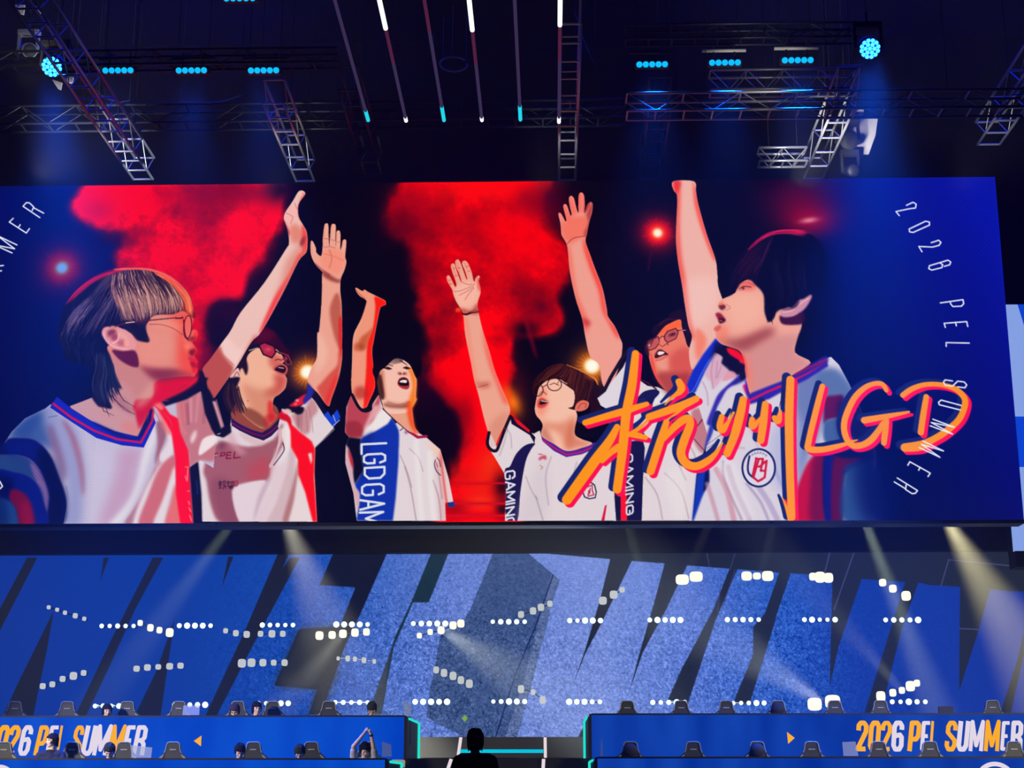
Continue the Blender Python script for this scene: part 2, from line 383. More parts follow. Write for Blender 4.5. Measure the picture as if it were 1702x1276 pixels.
# sideways lettering down the blue panel: L G D  G A M
lt = (222, 226, 236)
side_text(G_, [('L', 505, 612, 206, 440), ('G', 596, 700, 228, 436), ('D', 712, 836, 236, 430), ('G', 862, 984, 212, 424), ('A', 1004, 1100, 206, 418), ('M', 1112, 1240, 202, 416)], lt, 3.6, 'p3_jersey', j3)
# head
poly(G_(400,20, 415,130, 410,200, 500,292, 560,345, 640,410, 730,430, 690,370, 672,250, 665,140, 700,70, 640,0), (232, 160, 130), own='p3')
sk3 = poly(E_(440,1080, 470,980, 520,915, 600,872, 655,868, 740,898, 795,960, 832,1040, 848,1110, 840,1276, 850,1300, 800,1390, 740,1440, 640,1455, 540,1440, 480,1330, 440,1160), (246, 190, 172), own='p3')
poly(G_(425,160, 480,172, 560,176, 630,160, 662,150, 664,185, 600,205, 480,200, 418,180), (128, 56, 42), 1.8, .85)
poly(G_(430,135, 560,160, 640,135, 600,168, 480,165), (196, 120, 100), 2, .6)
poly(G_(620,160, 668,150, 672,250, 700,390, 730,430, 690,420, 640,330), (250, 70, 24), 1.5, .9)
poly(E_(760,980, 800,970, 846,1100, 842,1260, 848,1310, 790,1400, 770,1300, 800,1180, 790,1080), (252, 120, 26), 2, .9)
poly(E_(470,990, 500,1000, 510,1150, 520,1300, 460,1200, 440,1090), (210, 120, 90), 2, .9)
hm = poly(E_(520,960, 600,880, 655,868, 700,880, 770,930, 800,980, 850,1080, 900,1000, 890,880, 800,800, 660,790, 520,810, 420,900, 380,1000, 420,1100, 440,1080, 465,1000), (3, 3, 22), own='p3_hair')
poly(E_(430,1080, 470,1040, 500,1200, 505,1290, 470,1300, 440,1200), (56, 22, 24), 1, .9, own='p3_hair')
for a in range(14):
    x = 500+a*14; stroke(E_(x+30, 850, x+12, 890, x-10, 930-abs(a-7)*3), [1.6, 1.2, .5], (6, 4, 22), .9)
stroke(E_(665,880, 700,905, 745,935), [1, 2, 1], (20, 8, 20), .8)
stroke(E_(505,945, 545,930, 590,945), 1.6, (40, 18, 25), .8)
for x, y in ((545, 972), (742, 968)):
    poly(E_(x-38,y+2, x-10,y-14, x+36,y+8, x+10,y+16), (90, 40, 40), .5); blob(*E_(x,y)[0], 2.2, 1.8, (25, 10, 18), 1); stroke(E_(x-40,y-2, x-6,y-18, x+38,y+2), 1, (40,15,20))
for x in (670, 715): blob(*E_(x, 1026)[0], 2.4, 2.2, (70, 20, 25), .95)
stroke(E_(640,1030, 655,1010, 690,1035, 735,1015, 740,1045), 1, (170, 70, 60), .8, smooth=True)
poly(E_(644,1130, 662,1082, 705,1064, 750,1078, 772,1130, 768,1180, 740,1196, 695,1186, 658,1160), (176, 50, 60), .5)
poly(E_(655,1130, 670,1090, 720,1075, 760,1105, 765,1150, 735,1160, 680,1155), (28, 6, 16), .5)
poly(E_(668,1118, 690,1098, 740,1098, 744,1116, 735,1126, 690,1122), (240, 225, 225), .4)
stroke(G_(450,150, 540,172, 640,150), 2, (150, 70, 60), .5, smooth=True, soft=2)

# ---- fifth person (behind): round glasses, tall arm
sk5 = poly(J_(140,275, 158,268, 178,300, 196,334, 206,326, 196,280, 180,212, 196,194, 212,210, 228,260, 240,292, 248,270, 236,220, 226,150, 244,127, 266,145, 280,200, 292,246, 304,262, 304,200, 308,118, 330,100, 350,128, 354,220, 350,270, 362,245, 376,205, 400,178, 418,192, 414,260, 390,345, 372,440, 362,500,
                  400,610, 440,720, 500,880, 535,1050, 545,1110, 600,1190, 645,1290, 662,1350, 640,1500, 560,1700, 500,1660, 470,1500, 400,1440, 360,1276, 335,1130, 280,960, 235,750, 214,545, 180,470, 165,440, 158,355), (240, 158, 142), own='p5')
poly(J_(160,340, 250,300, 340,290, 400,300, 372,440, 340,460, 220,520, 165,440), (246, 112, 92), 4, .9, clip=sk5)
poly(J_(130,260, 200,190, 245,120, 330,95, 420,180, 395,260, 300,262, 210,330), (250, 84, 74), 3, .6, clip=sk5)
poly(J_(355,230, 420,180, 400,350, 365,460, 350,430, 385,340), (150, 30, 40), 2.5, .7, clip=sk5)
stroke(J_(205,520, 260,470, 340,455, 365,450), 1.6, (150, 40, 45), .7, clip=sk5, smooth=True)
poly(J_(350,470, 400,610, 440,720, 500,880, 540,1100, 600,1190, 645,1290, 610,1270, 560,1180, 500,1060, 470,900, 400,720, 350,560), (250, 50, 40), 3, .9, clip=sk5)
poly(J_(210,560, 240,560, 290,900, 380,1130, 380,1240, 340,1200, 270,960), (248, 96, 80), 3, .7, clip=sk5)
poly(J_(330,1120, 400,1150, 390,1190, 350,1180), (190, 40, 44), 3, .7, clip=sk5)
for x0, y0, x1, y1 in ((196,200, 238,290), (246,140, 290,250), (330,110, 330,240), (404,190, 368,270), (155,278, 200,345)):
    stroke(J_(x0, y0, x1, y1), 2.2, (255, 150, 132), .5, clip=sk5, soft=2)
# jersey
j5 = poly(M_(180,300, 280,140, 350,190, 430,200, 560,260, 700,180, 850,300, 830,560, 770,700, 720,870, 690,1210, 100,1210, 60,700, 60,420), WHITE, own='p5_jersey', smooth=False)
poly(I_(900,330, 940,320, 1090,130, 1135,30, 1150,120, 1075,395, 975,425, 930,400), (224, 214, 222), own='p5_jersey', smooth=False)
stroke(I_(1112,18, 1060,100, 1000,200, 955,292, 905,332), 6.2, (26, 14, 36), own='p5_jersey')
poly(K_(215,1085, 260,1020, 310,985, 400,970, 445,1000, 400,1080, 360,1150, 260,1200, 200,1180), (20, 22, 78), clip=None, own='p5_jersey')
poly(K_(460,1000, 520,985, 545,1040, 480,1090, 375,1120, 400,1060), (228, 224, 226), own='p5_jersey', smooth=False)
stroke(K_(410,965, 330,905, 250,870), 2.4, (70, 10, 26))
poly(M_(205,610, 315,600, 330,660, 316,900, 306,1210, 190,1210, 186,900), (20, 18, 68), clip=j5, smooth=False)
poly(M_(98,980, 150,980, 150,1210, 100,1210), (18, 18, 56), clip=j5, smooth=False); poly(M_(145,960, 192,960, 194,1210, 148,1210), (250, 16, 40), clip=j5, smooth=False)
poly(M_(25,880, 75,830, 80,920, 30,960), (235, 20, 50), own='p4_jersey', smooth=False)
side_text(M_, [('G', 700, 778, 170, 236), ('A', 784, 858, 172, 236), ('M', 866, 960, 176, 238), ('I', 962, 990, 180, 238), ('N', 998, 1076, 184, 240), ('G', 1084, 1170, 186, 240)], (224, 220, 230), 2.6, None, j5)
poly(M_(690,370, 820,380, 812,560, 770,700, 700,610, 690,500), (192, 122, 132), 2, clip=j5)
for p in ((330,880, 420,1010, 460,1195), (480,850, 600,980, 660,1190), (560,540, 580,760, 640,900), (640,600, 700,700, 720,800)):
    stroke(M_(*p), 2, (150, 110, 130), .5, clip=j5, smooth=True, soft=2.5)
stroke(M_(805,390, 770,440, 720,500, 760,440), 1.2, (80, 20, 40), .9); stroke(M_(700,590, 780,680), 1.6, (90, 30, 50), .8)
poly(M_(480,860, 640,840, 620,1190, 560,1190), (236, 228, 226), 6, .5, clip=j5)
# head
poly(K_(340,610, 345,560, 400,480, 430,440, 500,360, 560,325, 645,296, 665,370, 690,470, 720,560, 790,590, 806,690, 770,800, 722,920, 640,990, 560,1050, 520,1000, 465,940, 400,840, 352,700), (236, 122, 96), own='p5')
poly(K_(420,450, 500,360, 560,325, 648,296, 664,372, 620,380, 500,420), (255, 98, 36), 1.5, .95)
poly(K_(345,600, 400,680, 430,760, 520,790, 540,700, 520,660, 400,690), (240, 170, 150), 2.5, .6)
poly(K_(540,660, 690,560, 800,690, 760,810, 720,920, 640,900, 560,800), (206, 62, 56), 5, .6)
poly(K_(410,830, 520,800, 640,820, 740,810, 722,930, 560,1060, 465,940), (150, 40, 46), 4, .65)
poly(K_(355,640, 375,640, 420,840, 470,930, 440,910, 380,790), (250, 60, 50), 1.2, .8)
poly(K_(390,450, 370,400, 440,330, 520,290, 560,225, 660,200, 705,290, 745,420, 790,600, 735,570, 690,470, 660,370, 645,298, 560,328, 495,365, 440,430, 400,480), (22, 6, 28), own='p5_hair')
for a in range(12):
    stroke(K_(470+a*22, 300-a*6, 450+a*25, 350-a*9), 1, (70, 20, 40), .6)
stroke(K_(430,350, 520,288, 600,300), 1.2, (120, 30, 50), .5)
poly(K_(300,560, 330,560, 345,640, 320,640), (60, 14, 30), 1)
for q in ((490,450, 520,408, 600,380, 622,420, 600,478, 520,517, 492,490), (318,540, 335,500, 430,460, 442,510, 405,570, 350,592, 325,580)):
    poly(K_(*q), (176, 70, 80), .6, .7, own='p5_glasses', smooth=False); stroke(K_(*q, *q[:2]), 1.7, (84, 8, 22), own='p5_glasses')
stroke(K_(440,480, 465,455, 490,462), 1.4, (84, 8, 22), own='p5_glasses'); stroke(K_(615,400, 700,395, 760,440), 1.8, (60, 8, 24), own='p5_glasses'); stroke(K_(640,400, 690,398), .8, (250, 180, 180))
blob(*K_(345,545)[0], 2, 2.4, (255, 190, 140), .9); stroke(K_(380,500, 350,560), 2, (110, 40, 30), .8)
poly(K_(530,460, 560,430, 600,425, 590,450), (70, 20, 30), .6)
stroke(K_(415,555, 440,535, 470,555, 515,525, 525,540), 1.6, (130, 40, 40), .9, smooth=True); blob(*K_(455,520)[0], 4, 5, (246, 120, 100), .7)
poly(K_(396,645, 420,600, 455,585, 530,632, 480,645, 410,672), (60, 8, 18), .5); poly(K_(426,625, 445,605, 490,612, 480,630, 440,640), (244, 226, 220), .4)
stroke(K_(405,690, 460,680, 520,640), 1.6, (200, 70, 70), .8, smooth=True); stroke(K_(400,640, 430,592, 460,582, 530,630), 1.2, (190, 60, 62), .8)

# ---- fourth person: glasses, hand spread, arm up
sk4 = poly(H_(166,320, 140,275, 120,235, 118,205, 131,194, 146,206, 170,255, 190,292, 200,272, 185,220, 165,165, 152,112, 170,93, 187,106, 205,165, 237,246, 242,240, 225,185, 200,130, 189,80, 207,59, 226,72, 250,130, 284,226, 290,215, 272,155, 250,105, 250,80, 268,69, 292,82, 315,130, 332,180, 344,236, 356,246, 360,222, 384,196, 398,206, 388,240, 400,290, 403,345, 378,430, 388,510, 420,650, 480,840, 525,1000, 590,1160, 640,1276, 650,1370, 560,1560, 520,1640, 480,1560, 430,1390, 385,1200, 350,1080, 320,920, 275,700, 258,530, 240,480, 200,420, 175,360), (238, 164, 142), own='p4')
poly(H_(175,330, 230,260, 330,240, 395,300, 380,400, 330,450, 240,470, 200,410), (250, 186, 166), 4, .8, clip=sk4)
for p in ((245,250, 300,270, 330,262), (180,330, 240,320, 330,280, 350,262), (220,360, 280,330, 340,290), (270,400, 300,350, 345,300)):
    stroke(H_(*p), 1.2, (184, 70, 66), .7, clip=sk4, smooth=True)
for p in ((120,215, 150,270), (160,110, 190,190), (198,75, 225,165), (262,80, 290,140)):
    stroke(H_(*p), 1.8, (250, 96, 84), .55, clip=sk4, soft=2)
for p in ((133,235, 150,230), (142,270, 158,262), (170,135, 186,128), (185,200, 205,192), (212,130, 228,126), (280,118, 300,112), (292,160, 312,152)): stroke(H_(*p), 1.4, (200, 60, 62), .7, clip=sk4)
poly(H_(380,215, 400,240, 402,330, 385,300), (226, 40, 40), 1.5, .8, clip=sk4)
poly(H_(240,470, 320,490, 380,430, 390,520, 300,520, 250,515), (176, 60, 56), 2, .7, clip=sk4)
stroke(H_(250,516, 280,522, 330,508, 388,502), [2.6, 4, 2.4, 1.4], (52, 10, 14), smooth=True); stroke(H_(300,505, 360,485, 385,500), 1, (90, 14, 20), .8)
blob(*H_(203,486)[0], 2.4, 3, (255, 90, 30), 1); blob(*H_(218,484)[0], 2.6, 3.2, (255, 96, 30), 1); blob(*H_(211,488)[0], 1.2, 1.4, (200, 20, 20), 1)
poly(H_(420,640, 480,840, 530,1000, 590,1160, 640,1280, 600,1270, 540,1120, 480,960, 440,800), (246, 74, 62), 3, .75, clip=sk4)
poly(H_(350,1080, 400,1110, 480,1100, 470,1140, 390,1140), (176, 66, 54), 3.5, .75, clip=sk4)
poly(H_(265,560, 290,560, 340,900, 370,1090, 340,1050, 300,800), (246, 120, 100), 3, .6, clip=sk4)
poly(I_(140,560, 200,480, 280,440, 280,480, 200,690), (214, 130, 108), 5, .6, clip=sk4)
stroke(I_(62,270, 100,260, 130,250), 1.2, (150, 60, 50), .7)
# jersey
j4 = poly(I_(128,660, 150,600, 195,690, 225,610, 290,480, 430,590, 460,600, 500,578, 520,650, 690,762, 890,690, 960,690, 1010,820, 1040,1215, 255,1215, 262,1000, 250,880, 178,760, 150,720), WHITE, own='p4_jersey', smooth=False)
poly(I_(290,468, 330,490, 430,580, 470,625, 462,668, 430,610, 300,530), (20, 10, 40), own='p4_jersey', smooth=False)
poly(I_(310,480, 350,505, 430,575, 425,592, 340,530), (220, 16, 32), .5, own='p4_jersey', smooth=False)
poly(I_(468,668, 400,680, 335,740, 290,830, 250,880, 268,1215, 342,1215, 365,1000, 400,800, 440,710), (24, 20, 76), .5, clip=j4)
stroke(I_(140,590, 128,665, 150,708, 190,718, 215,665, 250,570, 290,475), 5.4, (22, 12, 34), own='p4_jersey', smooth=True)
poly(I_(148,612, 192,690, 150,692), (230, 190, 190), .5, own='p4_jersey', smooth=False)
side_text(I_, [('G', 855, 925, 250, 324), ('A', 930, 998, 256, 322), ('M', 1004, 1080, 258, 322), ('I', 1078, 1108, 258, 320), ('N', 1114, 1180, 258, 318), ('G', 1186, 1260, 258, 318)], (228, 226, 236), 2.8, None, j4)
poly(I_(345,1215, 420,980, 520,760, 560,900, 540,1215), (206, 192, 200), 8, .5, clip=j4)
for p, w in (((470,1040, 520,1205), 2.2), ((400,900, 440,1000, 480,1060), 1.6), ((250,560, 290,600, 300,700), 1.4), ((580,760, 540,900, 560,1100), 1.6), ((760,800, 740,900, 780,1050), 1.6), ((270,560, 250,650, 215,750), 1.6)):
    stroke(I_(*p), w, (146, 116, 136), .5, clip=j4, smooth=True, soft=2.5)
poly(I_(512,618, 600,672, 690,722, 800,705, 872,668, 918,655, 890,705, 800,745, 688,766, 600,722, 522,655), (84, 32, 150), .4, own='p4_jersey', smooth=False)
stroke(I_(515,640, 600,698, 688,746, 800,726, 905,676), 1.6, (214, 30, 80))
stroke(I_(490,742, 516,745), 1.5, (190, 60, 90)); poly(I_(495,770, 540,752, 545,785, 520,775, 500,790), (200, 50, 80), .6, .9); stroke(I_(500,822, 520,835, 505,850), 1.2, (190, 90, 60), .8)
# emblem
em = I_(800,1000, 830,960, 850,935, 885,960, 898,1010, 890,1050, 850,1058, 815,1045)
poly(em, (226, 216, 222), own='p4_jersey'); stroke(em+em[:1], 2, (20, 16, 50))
for p in ((835,975, 868,960, 870,1000, 880,1030, 840,1040, 845,1000), (855,985, 850,1020)): stroke(I_(*p), 2, (196, 24, 60))
poly(I_(960,1110, 975,1100, 958,1215, 935,1215), (220, 20, 60), .5, smooth=False)
# head
f4 = poly(I_(470,392, 466,430, 476,470, 505,505, 522,545, 512,615, 600,672, 690,722, 800,700, 872,668, 800,640, 752,610, 748,560, 765,480, 752,420, 742,300, 690,250, 640,215, 560,222, 500,270, 482,330), (246, 190, 166), own='p4')
poly(I_(505,505, 560,520, 660,520, 750,470, 760,540, 745,620, 690,720, 640,600, 540,560), (222, 128, 98), 5, .75, clip=f4)
poly(I_(690,700, 700,560, 745,520, 752,620, 870,668, 760,700), (206, 96, 70), 4, .6, clip=f4); poly(I_(512,560, 545,560, 600,680, 512,618), (190, 96, 74), 4, .7, clip=f4)
poly(I_(470,400, 480,330, 530,300, 560,240, 540,330, 560,400, 520,480, 480,470), (244, 120, 96), 5, .6, clip=f4)
hm = poly(I_(448,262, 470,205, 530,150, 600,108, 680,108, 800,158, 888,205, 912,282, 900,332, 930,400, 942,480, 900,520, 850,480, 860,400, 800,366, 768,430, 700,418, 738,400, 746,300, 690,256, 640,205, 560,222, 510,240, 470,300), (34, 8, 16), own='p4_hair')
hair([I_(640,110, 540,150, 460,250), I_(680,112, 600,170, 520,235), I_(720,130, 690,200, 640,215), I_(760,150, 740,240, 745,300), I_(820,170, 800,270, 740,400), I_(890,215, 860,320, 850,380)], 90, [(80, 26, 24), (58, 14, 20), (24, 4, 14), (110, 44, 26)], 1.1, clip=hm, seed=4)
stroke(I_(690,112, 760,140, 830,175, 890,212, 908,250), [1, 1.6, 2.6, 3.4, 1.4], (255, 150, 50), .85, smooth=True, soft=1.8); blob(*I_(850,200)[0], 9, 4, (200, 90, 20), .5, 25, clip=hm)
poly(I_(750,435, 760,390, 800,364, 846,378, 838,418, 795,440), (226, 110, 90), .4, own='p4'); stroke(I_(770,420, 790,388, 826,386, 820,412), 1.4, (150, 50, 40), .8, smooth=True)
poly(I_(505,300, 525,270, 545,300, 560,318, 520,325), (238, 150, 120), 1.5); stroke(I_(495,318, 520,300, 545,322), 1.4, (140, 40, 40), .8, smooth=True)
poly(I_(482,400, 490,360, 515,345, 555,368, 560,385, 530,415, 495,418), (208, 66, 62), .6); poly(I_(498,385, 515,362, 558,372, 540,388, 505,396), (44, 8, 16), .5); stroke(I_(512,366, 552,372), 1.4, (240, 220, 215))
for cx, cy, rx, ry in ((602, 250, 50, 45), (486, 290, 36, 42)):
    ring = [(cx+rx*math.cos(a*math.pi/9), cy+ry*math.sin(a*math.pi/9)) for a in range(19)]
    stroke(I_(*[v for p in ring for v in p]), 1.6, (74, 12, 18), own='p4_glasses')
stroke(I_(520,268, 552,250), 1.5, (74, 12, 18), own='p4_glasses'); stroke(I_(648,225, 742,292), 1.8, (40, 8, 16), own='p4_glasses'); stroke(I_(655,225, 690,245), .8, (240, 200, 190))
stroke(I_(570,252, 600,240, 632,256), 1.4, (90, 26, 26), .8); stroke(I_(560,205, 600,200, 640,215, 620,250), 1, (30, 6, 16), .8)

# ---- second person: black glasses, jersey in shade
hm = poly(D_(470,250, 560,128, 660,180, 740,290, 790,340, 760,420, 690,330, 640,300, 520,290, 430,330), (46, 0, 18), 1.4, own='p2_hair')
poly(D_(470,240, 570,130, 650,190, 560,250), (110, 0, 30), 5, .6)
poly(D_(240,590, 340,440, 420,300, 470,330, 420,470, 360,560, 340,700, 370,820, 360,850, 270,870, 200,700), (22, 8, 18), own='p2_hair')
sk2 = poly(C_(1055,780, 1000,722, 962,650, 952,580, 955,520, 972,518, 998,575, 1002,612, 1042,642, 1055,570, 1058,480, 1070,385, 1085,366, 1103,380, 1106,480, 1113,562, 1118,480, 1128,385, 1147,370, 1166,384, 1165,470, 1165,560, 1170,480, 1172,440, 1187,425, 1204,440, 1206,520, 1203,590, 1218,555, 1224,515, 1240,502, 1256,515, 1250,600, 1246,650, 1256,692, 1240,760, 1208,840, 1205,950, 1216,1050, 1220,1276,
                   1218,1400, 1222,1490, 1195,1660, 1130,1850, 1100,1915, 1010,1800, 928,1715, 960,1590, 1006,1500, 1010,1300, 1025,1276, 1045,1050, 1050,900, 1050,800), (238, 162, 140), own='p2')
poly(C_(1175,955, 1200,990, 1215,1100, 1222,1490, 1190,1420, 1150,1310, 1115,1120, 1140,1010), (186, 84, 66), 1.6, .9, clip=sk2)
poly(D_(1190,60, 1220,60, 1222,370, 1195,290), (226, 36, 34), 1.2, .9, clip=sk2)
poly(D_(1190,330, 1222,370, 1190,540, 1130,720, 1098,800, 1010,650, 1040,600, 1110,520, 1180,440), (214, 72, 58), 1.6, .9, clip=sk2)
poly(D_(1150,560, 1190,540, 1130,720, 1098,800, 1075,740), (240, 40, 34), 2.5, .7, clip=sk2)
poly(C_(1050,770, 1100,790, 1180,840, 1205,840, 1200,870, 1120,850, 1060,810), (140, 46, 44), 1.8, .85, clip=sk2)
poly(C_(985,700, 1060,760, 1120,800, 1100,800, 1000,730), (130, 30, 34), 1.4, .8, clip=sk2)
poly(C_(1040,640, 1100,580, 1200,600, 1250,680, 1200,800, 1120,780, 1050,740), (248, 140, 116), 4, .7, clip=sk2)
for p in ((1085,372, 1085,480), (1147,378, 1145,500), (1188,432, 1188,560), (1240,508, 1232,600), (965,530, 985,620)): stroke(C_(*p), 2.2, (255, 176, 158), .6, clip=sk2, soft=2)
for p in ((1060,490, 1102,496), (1122,500, 1164,510), (1062,565, 1110,560), (1116,560, 1160,572), (1174,520, 1204,524)): stroke(C_(*p), 1.1, (190, 70, 66), .7, clip=sk2)
stroke(C_(1110,590, 1130,660, 1110,740), 2, (196, 96, 70), .6, clip=sk2, smooth=True, soft=2); stroke(C_(1060,620, 1140,640, 1230,680), 1.2, (206, 90, 76), .5, clip=sk2, smooth=True)
poly(D_(1012,200, 1040,180, 1100,350, 1030,500, 990,500), (246, 192, 172), 4, .6, clip=sk2)
# jersey
j2 = poly(F_(190,430, 250,360, 400,372, 470,330, 480,200, 560,300, 780,405, 920,290, 960,110, 1060,150, 1240,5, 1390,180, 1450,290, 1272,480, 1265,700, 1290,1175, 205,1175, 200,1000, 165,620, 170,540), (226, 210, 214), own='p2_jersey', smooth=False)
poly(F_(280,520, 400,420, 640,470, 880,400, 960,250, 980,420, 860,640, 820,790, 620,810, 490,890, 560,1180, 370,1175, 290,1020, 250,800, 220,690), (160, 84, 96), 1.8, .95, clip=j2)
poly(F_(640,660, 830,560, 850,680, 800,780, 640,790), (196, 66, 76), 8, .7, clip=j2); poly(F_(290,800, 480,800, 560,1175, 380,1175), (136, 66, 82), 5, .6, clip=j2)
poly(F_(560,330, 780,420, 800,440, 720,460, 600,400), (218, 180, 184), 2, .8, clip=j2); poly(F_(480,320, 560,470, 620,520, 560,540, 440,400), (216, 160, 170), 4, .7, clip=j2)
poly(F_(190,430, 300,370, 340,420, 190,540), (240, 228, 226), 2, .9, clip=j2); poly(F_(360,420, 420,430, 410,500, 370,490), (120, 50, 64), 3.5, .8, clip=j2)
poly(F_(490,890, 620,815, 760,785, 810,800, 780,900, 700,1180, 560,1180), (228, 208, 214), 1.2, 1, clip=j2)
poly(F_(720,1160, 800,960, 900,740, 900,690, 1000,620, 960,820, 860,1050, 820,1180), (226, 200, 206), 2, .9, clip=j2)
poly(F_(690,1180, 760,1000, 860,760, 790,820, 720,990), (196, 160, 176), 2, .7, clip=j2)
poly(F_(820,1175, 900,1000, 1000,700, 1040,470, 1085,560, 1050,900, 980,1175, 900,1175), (208, 172, 178), 2.5, .8, clip=j2)
poly(F_(965,1175, 1040,900, 1110,620, 1112,720, 1080,960, 1030,1175), (168, 98, 98), 1.5, .8, clip=j2)
poly(F_(1020,1175, 1080,980, 1114,740, 1180,900, 1245,1175), (232, 214, 214), 1.5, 1, clip=j2, smooth=False)
poly(F_(930,340, 990,270, 1040,260, 1040,450, 960,600, 930,620, 990,480), (238, 224, 222), 1.5, .9, clip=j2)
stroke(F_(940,330, 935,420, 905,500, 850,650), 5.5, (216, 176, 182), 1, clip=j2, smooth=True, soft=2); stroke(F_(965,430, 978,490, 950,545, 880,640), 1.8, (50, 20, 60), .9, clip=j2, smooth=True); stroke(F_(915,420, 890,520, 840,620), 1.6, (120, 60, 80), .6, clip=j2, smooth=True)
poly(F_(885,140, 930,160, 965,128, 1040,200, 1050,260, 1130,330, 1240,420, 1270,490, 1262,760, 1290,1175, 1250,1175, 1180,900, 1114,730, 1110,590, 1045,470, 1040,320, 1010,230, 930,200), (252, 6, 10), .8, clip=None, own='p2_jersey', smooth=False)
poly(F_(890,140, 930,162, 965,130, 1035,200, 1045,270, 1010,232, 930,200), (206, 10, 26), 1.2, .9)
poly(F_(1205,535, 1240,525, 1245,590, 1235,640), (236, 214, 216), .6, own='p2_jersey', smooth=False)
poly(F_(1055,160, 1150,150, 1240,10, 1300,120, 1240,210, 1220,330, 1150,345, 1070,230), (198, 138, 142), 2, .95, clip=j2); poly(F_(1100,170, 1140,165, 1130,290, 1105,280), (160, 96, 104), 2, .7, clip=j2)
for p in ((1150,150, 1140,320), (1180,120, 1200,320), (1100,170, 1110,270), (1240,210, 1250,330), (1210,90, 1230,200)): stroke(F_(*p), 1.2, (150, 90, 100), .5, clip=j2)
poly(F_(1240,-10, 1280,-20, 1400,170, 1520,130, 1455,292, 1440,280, 1360,180), (12, 8, 40), own='p2_jersey', smooth=False)
poly(F_(1352,170, 1395,135, 1425,190, 1480,120, 1512,190, 1448,282), (18, 66, 206), .5, own='p2_jersey', smooth=False); stroke(F_(1365,190, 1430,278, 1500,215), 1, (200, 210, 240)); stroke(F_(1440,170, 1462,230), 1.2, (190, 180, 210))
stroke(F_(1450,300, 1360,390, 1275,465), 1.6, (160, 140, 160), .8)
poly(F_(965,130, 1010,110, 1050,130, 1040,160, 980,155), (236, 180, 180), .6); poly(F_(1035,92, 1160,95, 1155,150, 1100,165, 1050,120), (10, 4, 24), .8)
poly(F_(1022,88, 1080,40, 1130,0, 1180,-30, 1240,5, 1150,75, 1090,92), (226, 22, 40), .8, own='p2_jersey', smooth=False); blob(*F_(1100,30)[0], 3, 2.4, (250, 190, 200), .8); blob(*F_(1085,65)[0], 2.6, 2, (250, 150, 160), .7)
poly(D_(930,590, 985,660, 960,720, 900,780, 885,740, 920,680), (34, 40, 150), .8, own='p2_jersey', smooth=False)
# face and neck
poly(D_(330,760, 420,800, 640,780, 680,900, 570,1010, 440,990, 280,890), (150, 66, 44), own='p2')
f2 = poly(D_(400,420, 430,350, 510,300, 640,300, 700,350, 722,385, 735,405, 715,430, 748,455, 756,490, 738,530, 752,560, 748,605, 735,645, 690,690, 640,730, 632,830, 662,885, 570,980, 480,950, 360,840, 330,700, 310,640, 350,560, 360,470), (242, 178, 146), own='p2')
poly(D_(620,340, 722,385, 735,405, 700,440, 640,480, 600,420), (206, 84, 68), 4, .8, clip=f2); poly(D_(640,520, 740,530, 752,600, 700,690, 620,720, 560,680, 650,620), (196, 56, 46), 5, .75, clip=f2)
poly(D_(370,600, 480,640, 600,650, 700,660, 632,760, 640,880, 500,900, 420,760), (206, 116, 84), 6, .6, clip=f2)
poly(D_(380,820, 440,810, 540,870, 600,950, 570,985, 480,950, 360,850), (132, 60, 34), 2, .85, clip=f2); poly(D_(590,760, 632,760, 662,885, 600,930), (226, 30, 26), 2.5, .8, clip=f2)
poly(D_(560,880, 640,860, 665,900, 570,985), (190, 30, 26), 2, .6, clip=f2)
poly(D_(360,400, 400,380, 422,470, 405,530, 375,470, 350,480), (26, 8, 20), .8, own='p2_hair')
poly(D_(268,545, 330,470, 352,500, 352,548, 300,555), (236, 180, 170), .5, own='p2'); stroke(D_(300,540, 325,500, 345,530), 1.2, (120, 50, 50), smooth=True)
poly(D_(260,560, 352,550, 310,640, 250,620), (20, 6, 16), 1, own='p2_hair')
hair([D_(250,600, 230,720, 290,850), D_(300,600, 320,740, 350,840), D_(330,650, 360,760, 385,830)], 40, [(70, 36, 40), (30, 12, 20), (50, 22, 30)], 1.2, own='p2_hair', seed=9)
poly(D_(512,275, 560,250, 640,282, 655,335, 622,380, 550,352), (176, 30, 52), .5, own='p2_glasses', smooth=False); blob(*D_(590,310)[0], 6, 4, (226, 90, 110), .6)
stroke(D_(512,275, 560,250, 640,282, 655,335, 622,380, 550,352, 512,275), 2.4, (14, 4, 20), own='p2_glasses')
stroke(D_(415,325, 470,282, 515,272), 4.4, (12, 4, 18), own='p2_glasses'); stroke(D_(430,318, 500,296), 1.2, (220, 190, 190)); stroke(D_(655,320, 690,345), 2, (14, 4, 20), own='p2_glasses')
stroke(D_(695,335, 760,360, 790,430, 755,440, 715,385), 1.6, (150, 50, 60), own='p2_glasses'); blob(*D_(742,385)[0], 3, 4, (220, 70, 80), .7)
stroke(D_(650,400, 680,392, 700,400, 722,392), 1.8, (110, 20, 24), .8, smooth=True)
poly(D_(636,482, 650,455, 690,432, 735,440, 758,480, 740,525, 690,518), (190, 70, 66), .6); poly(D_(648,482, 690,448, 735,456, 744,486, 725,512, 680,500), (40, 4, 14), .5); stroke(D_(680,462, 720,468), 1.6, (196, 160, 160))
blob(*D_(418,745)[0], 1, 1, (110, 50, 40), .8)
# collar
poly(F_(478,195, 560,255, 680,310, 770,335, 850,290, 912,225, 928,300, 860,370, 785,412, 680,375, 560,318, 485,270), (40, 16, 70), .5, own='p2_jersey', smooth=False)
stroke(F_(482,240, 570,292, 690,345, 780,368, 850,330, 915,268), 1.8, (132, 14, 60)); stroke(F_(500,215, 620,290, 770,345), 1, (60, 40, 130), .8)
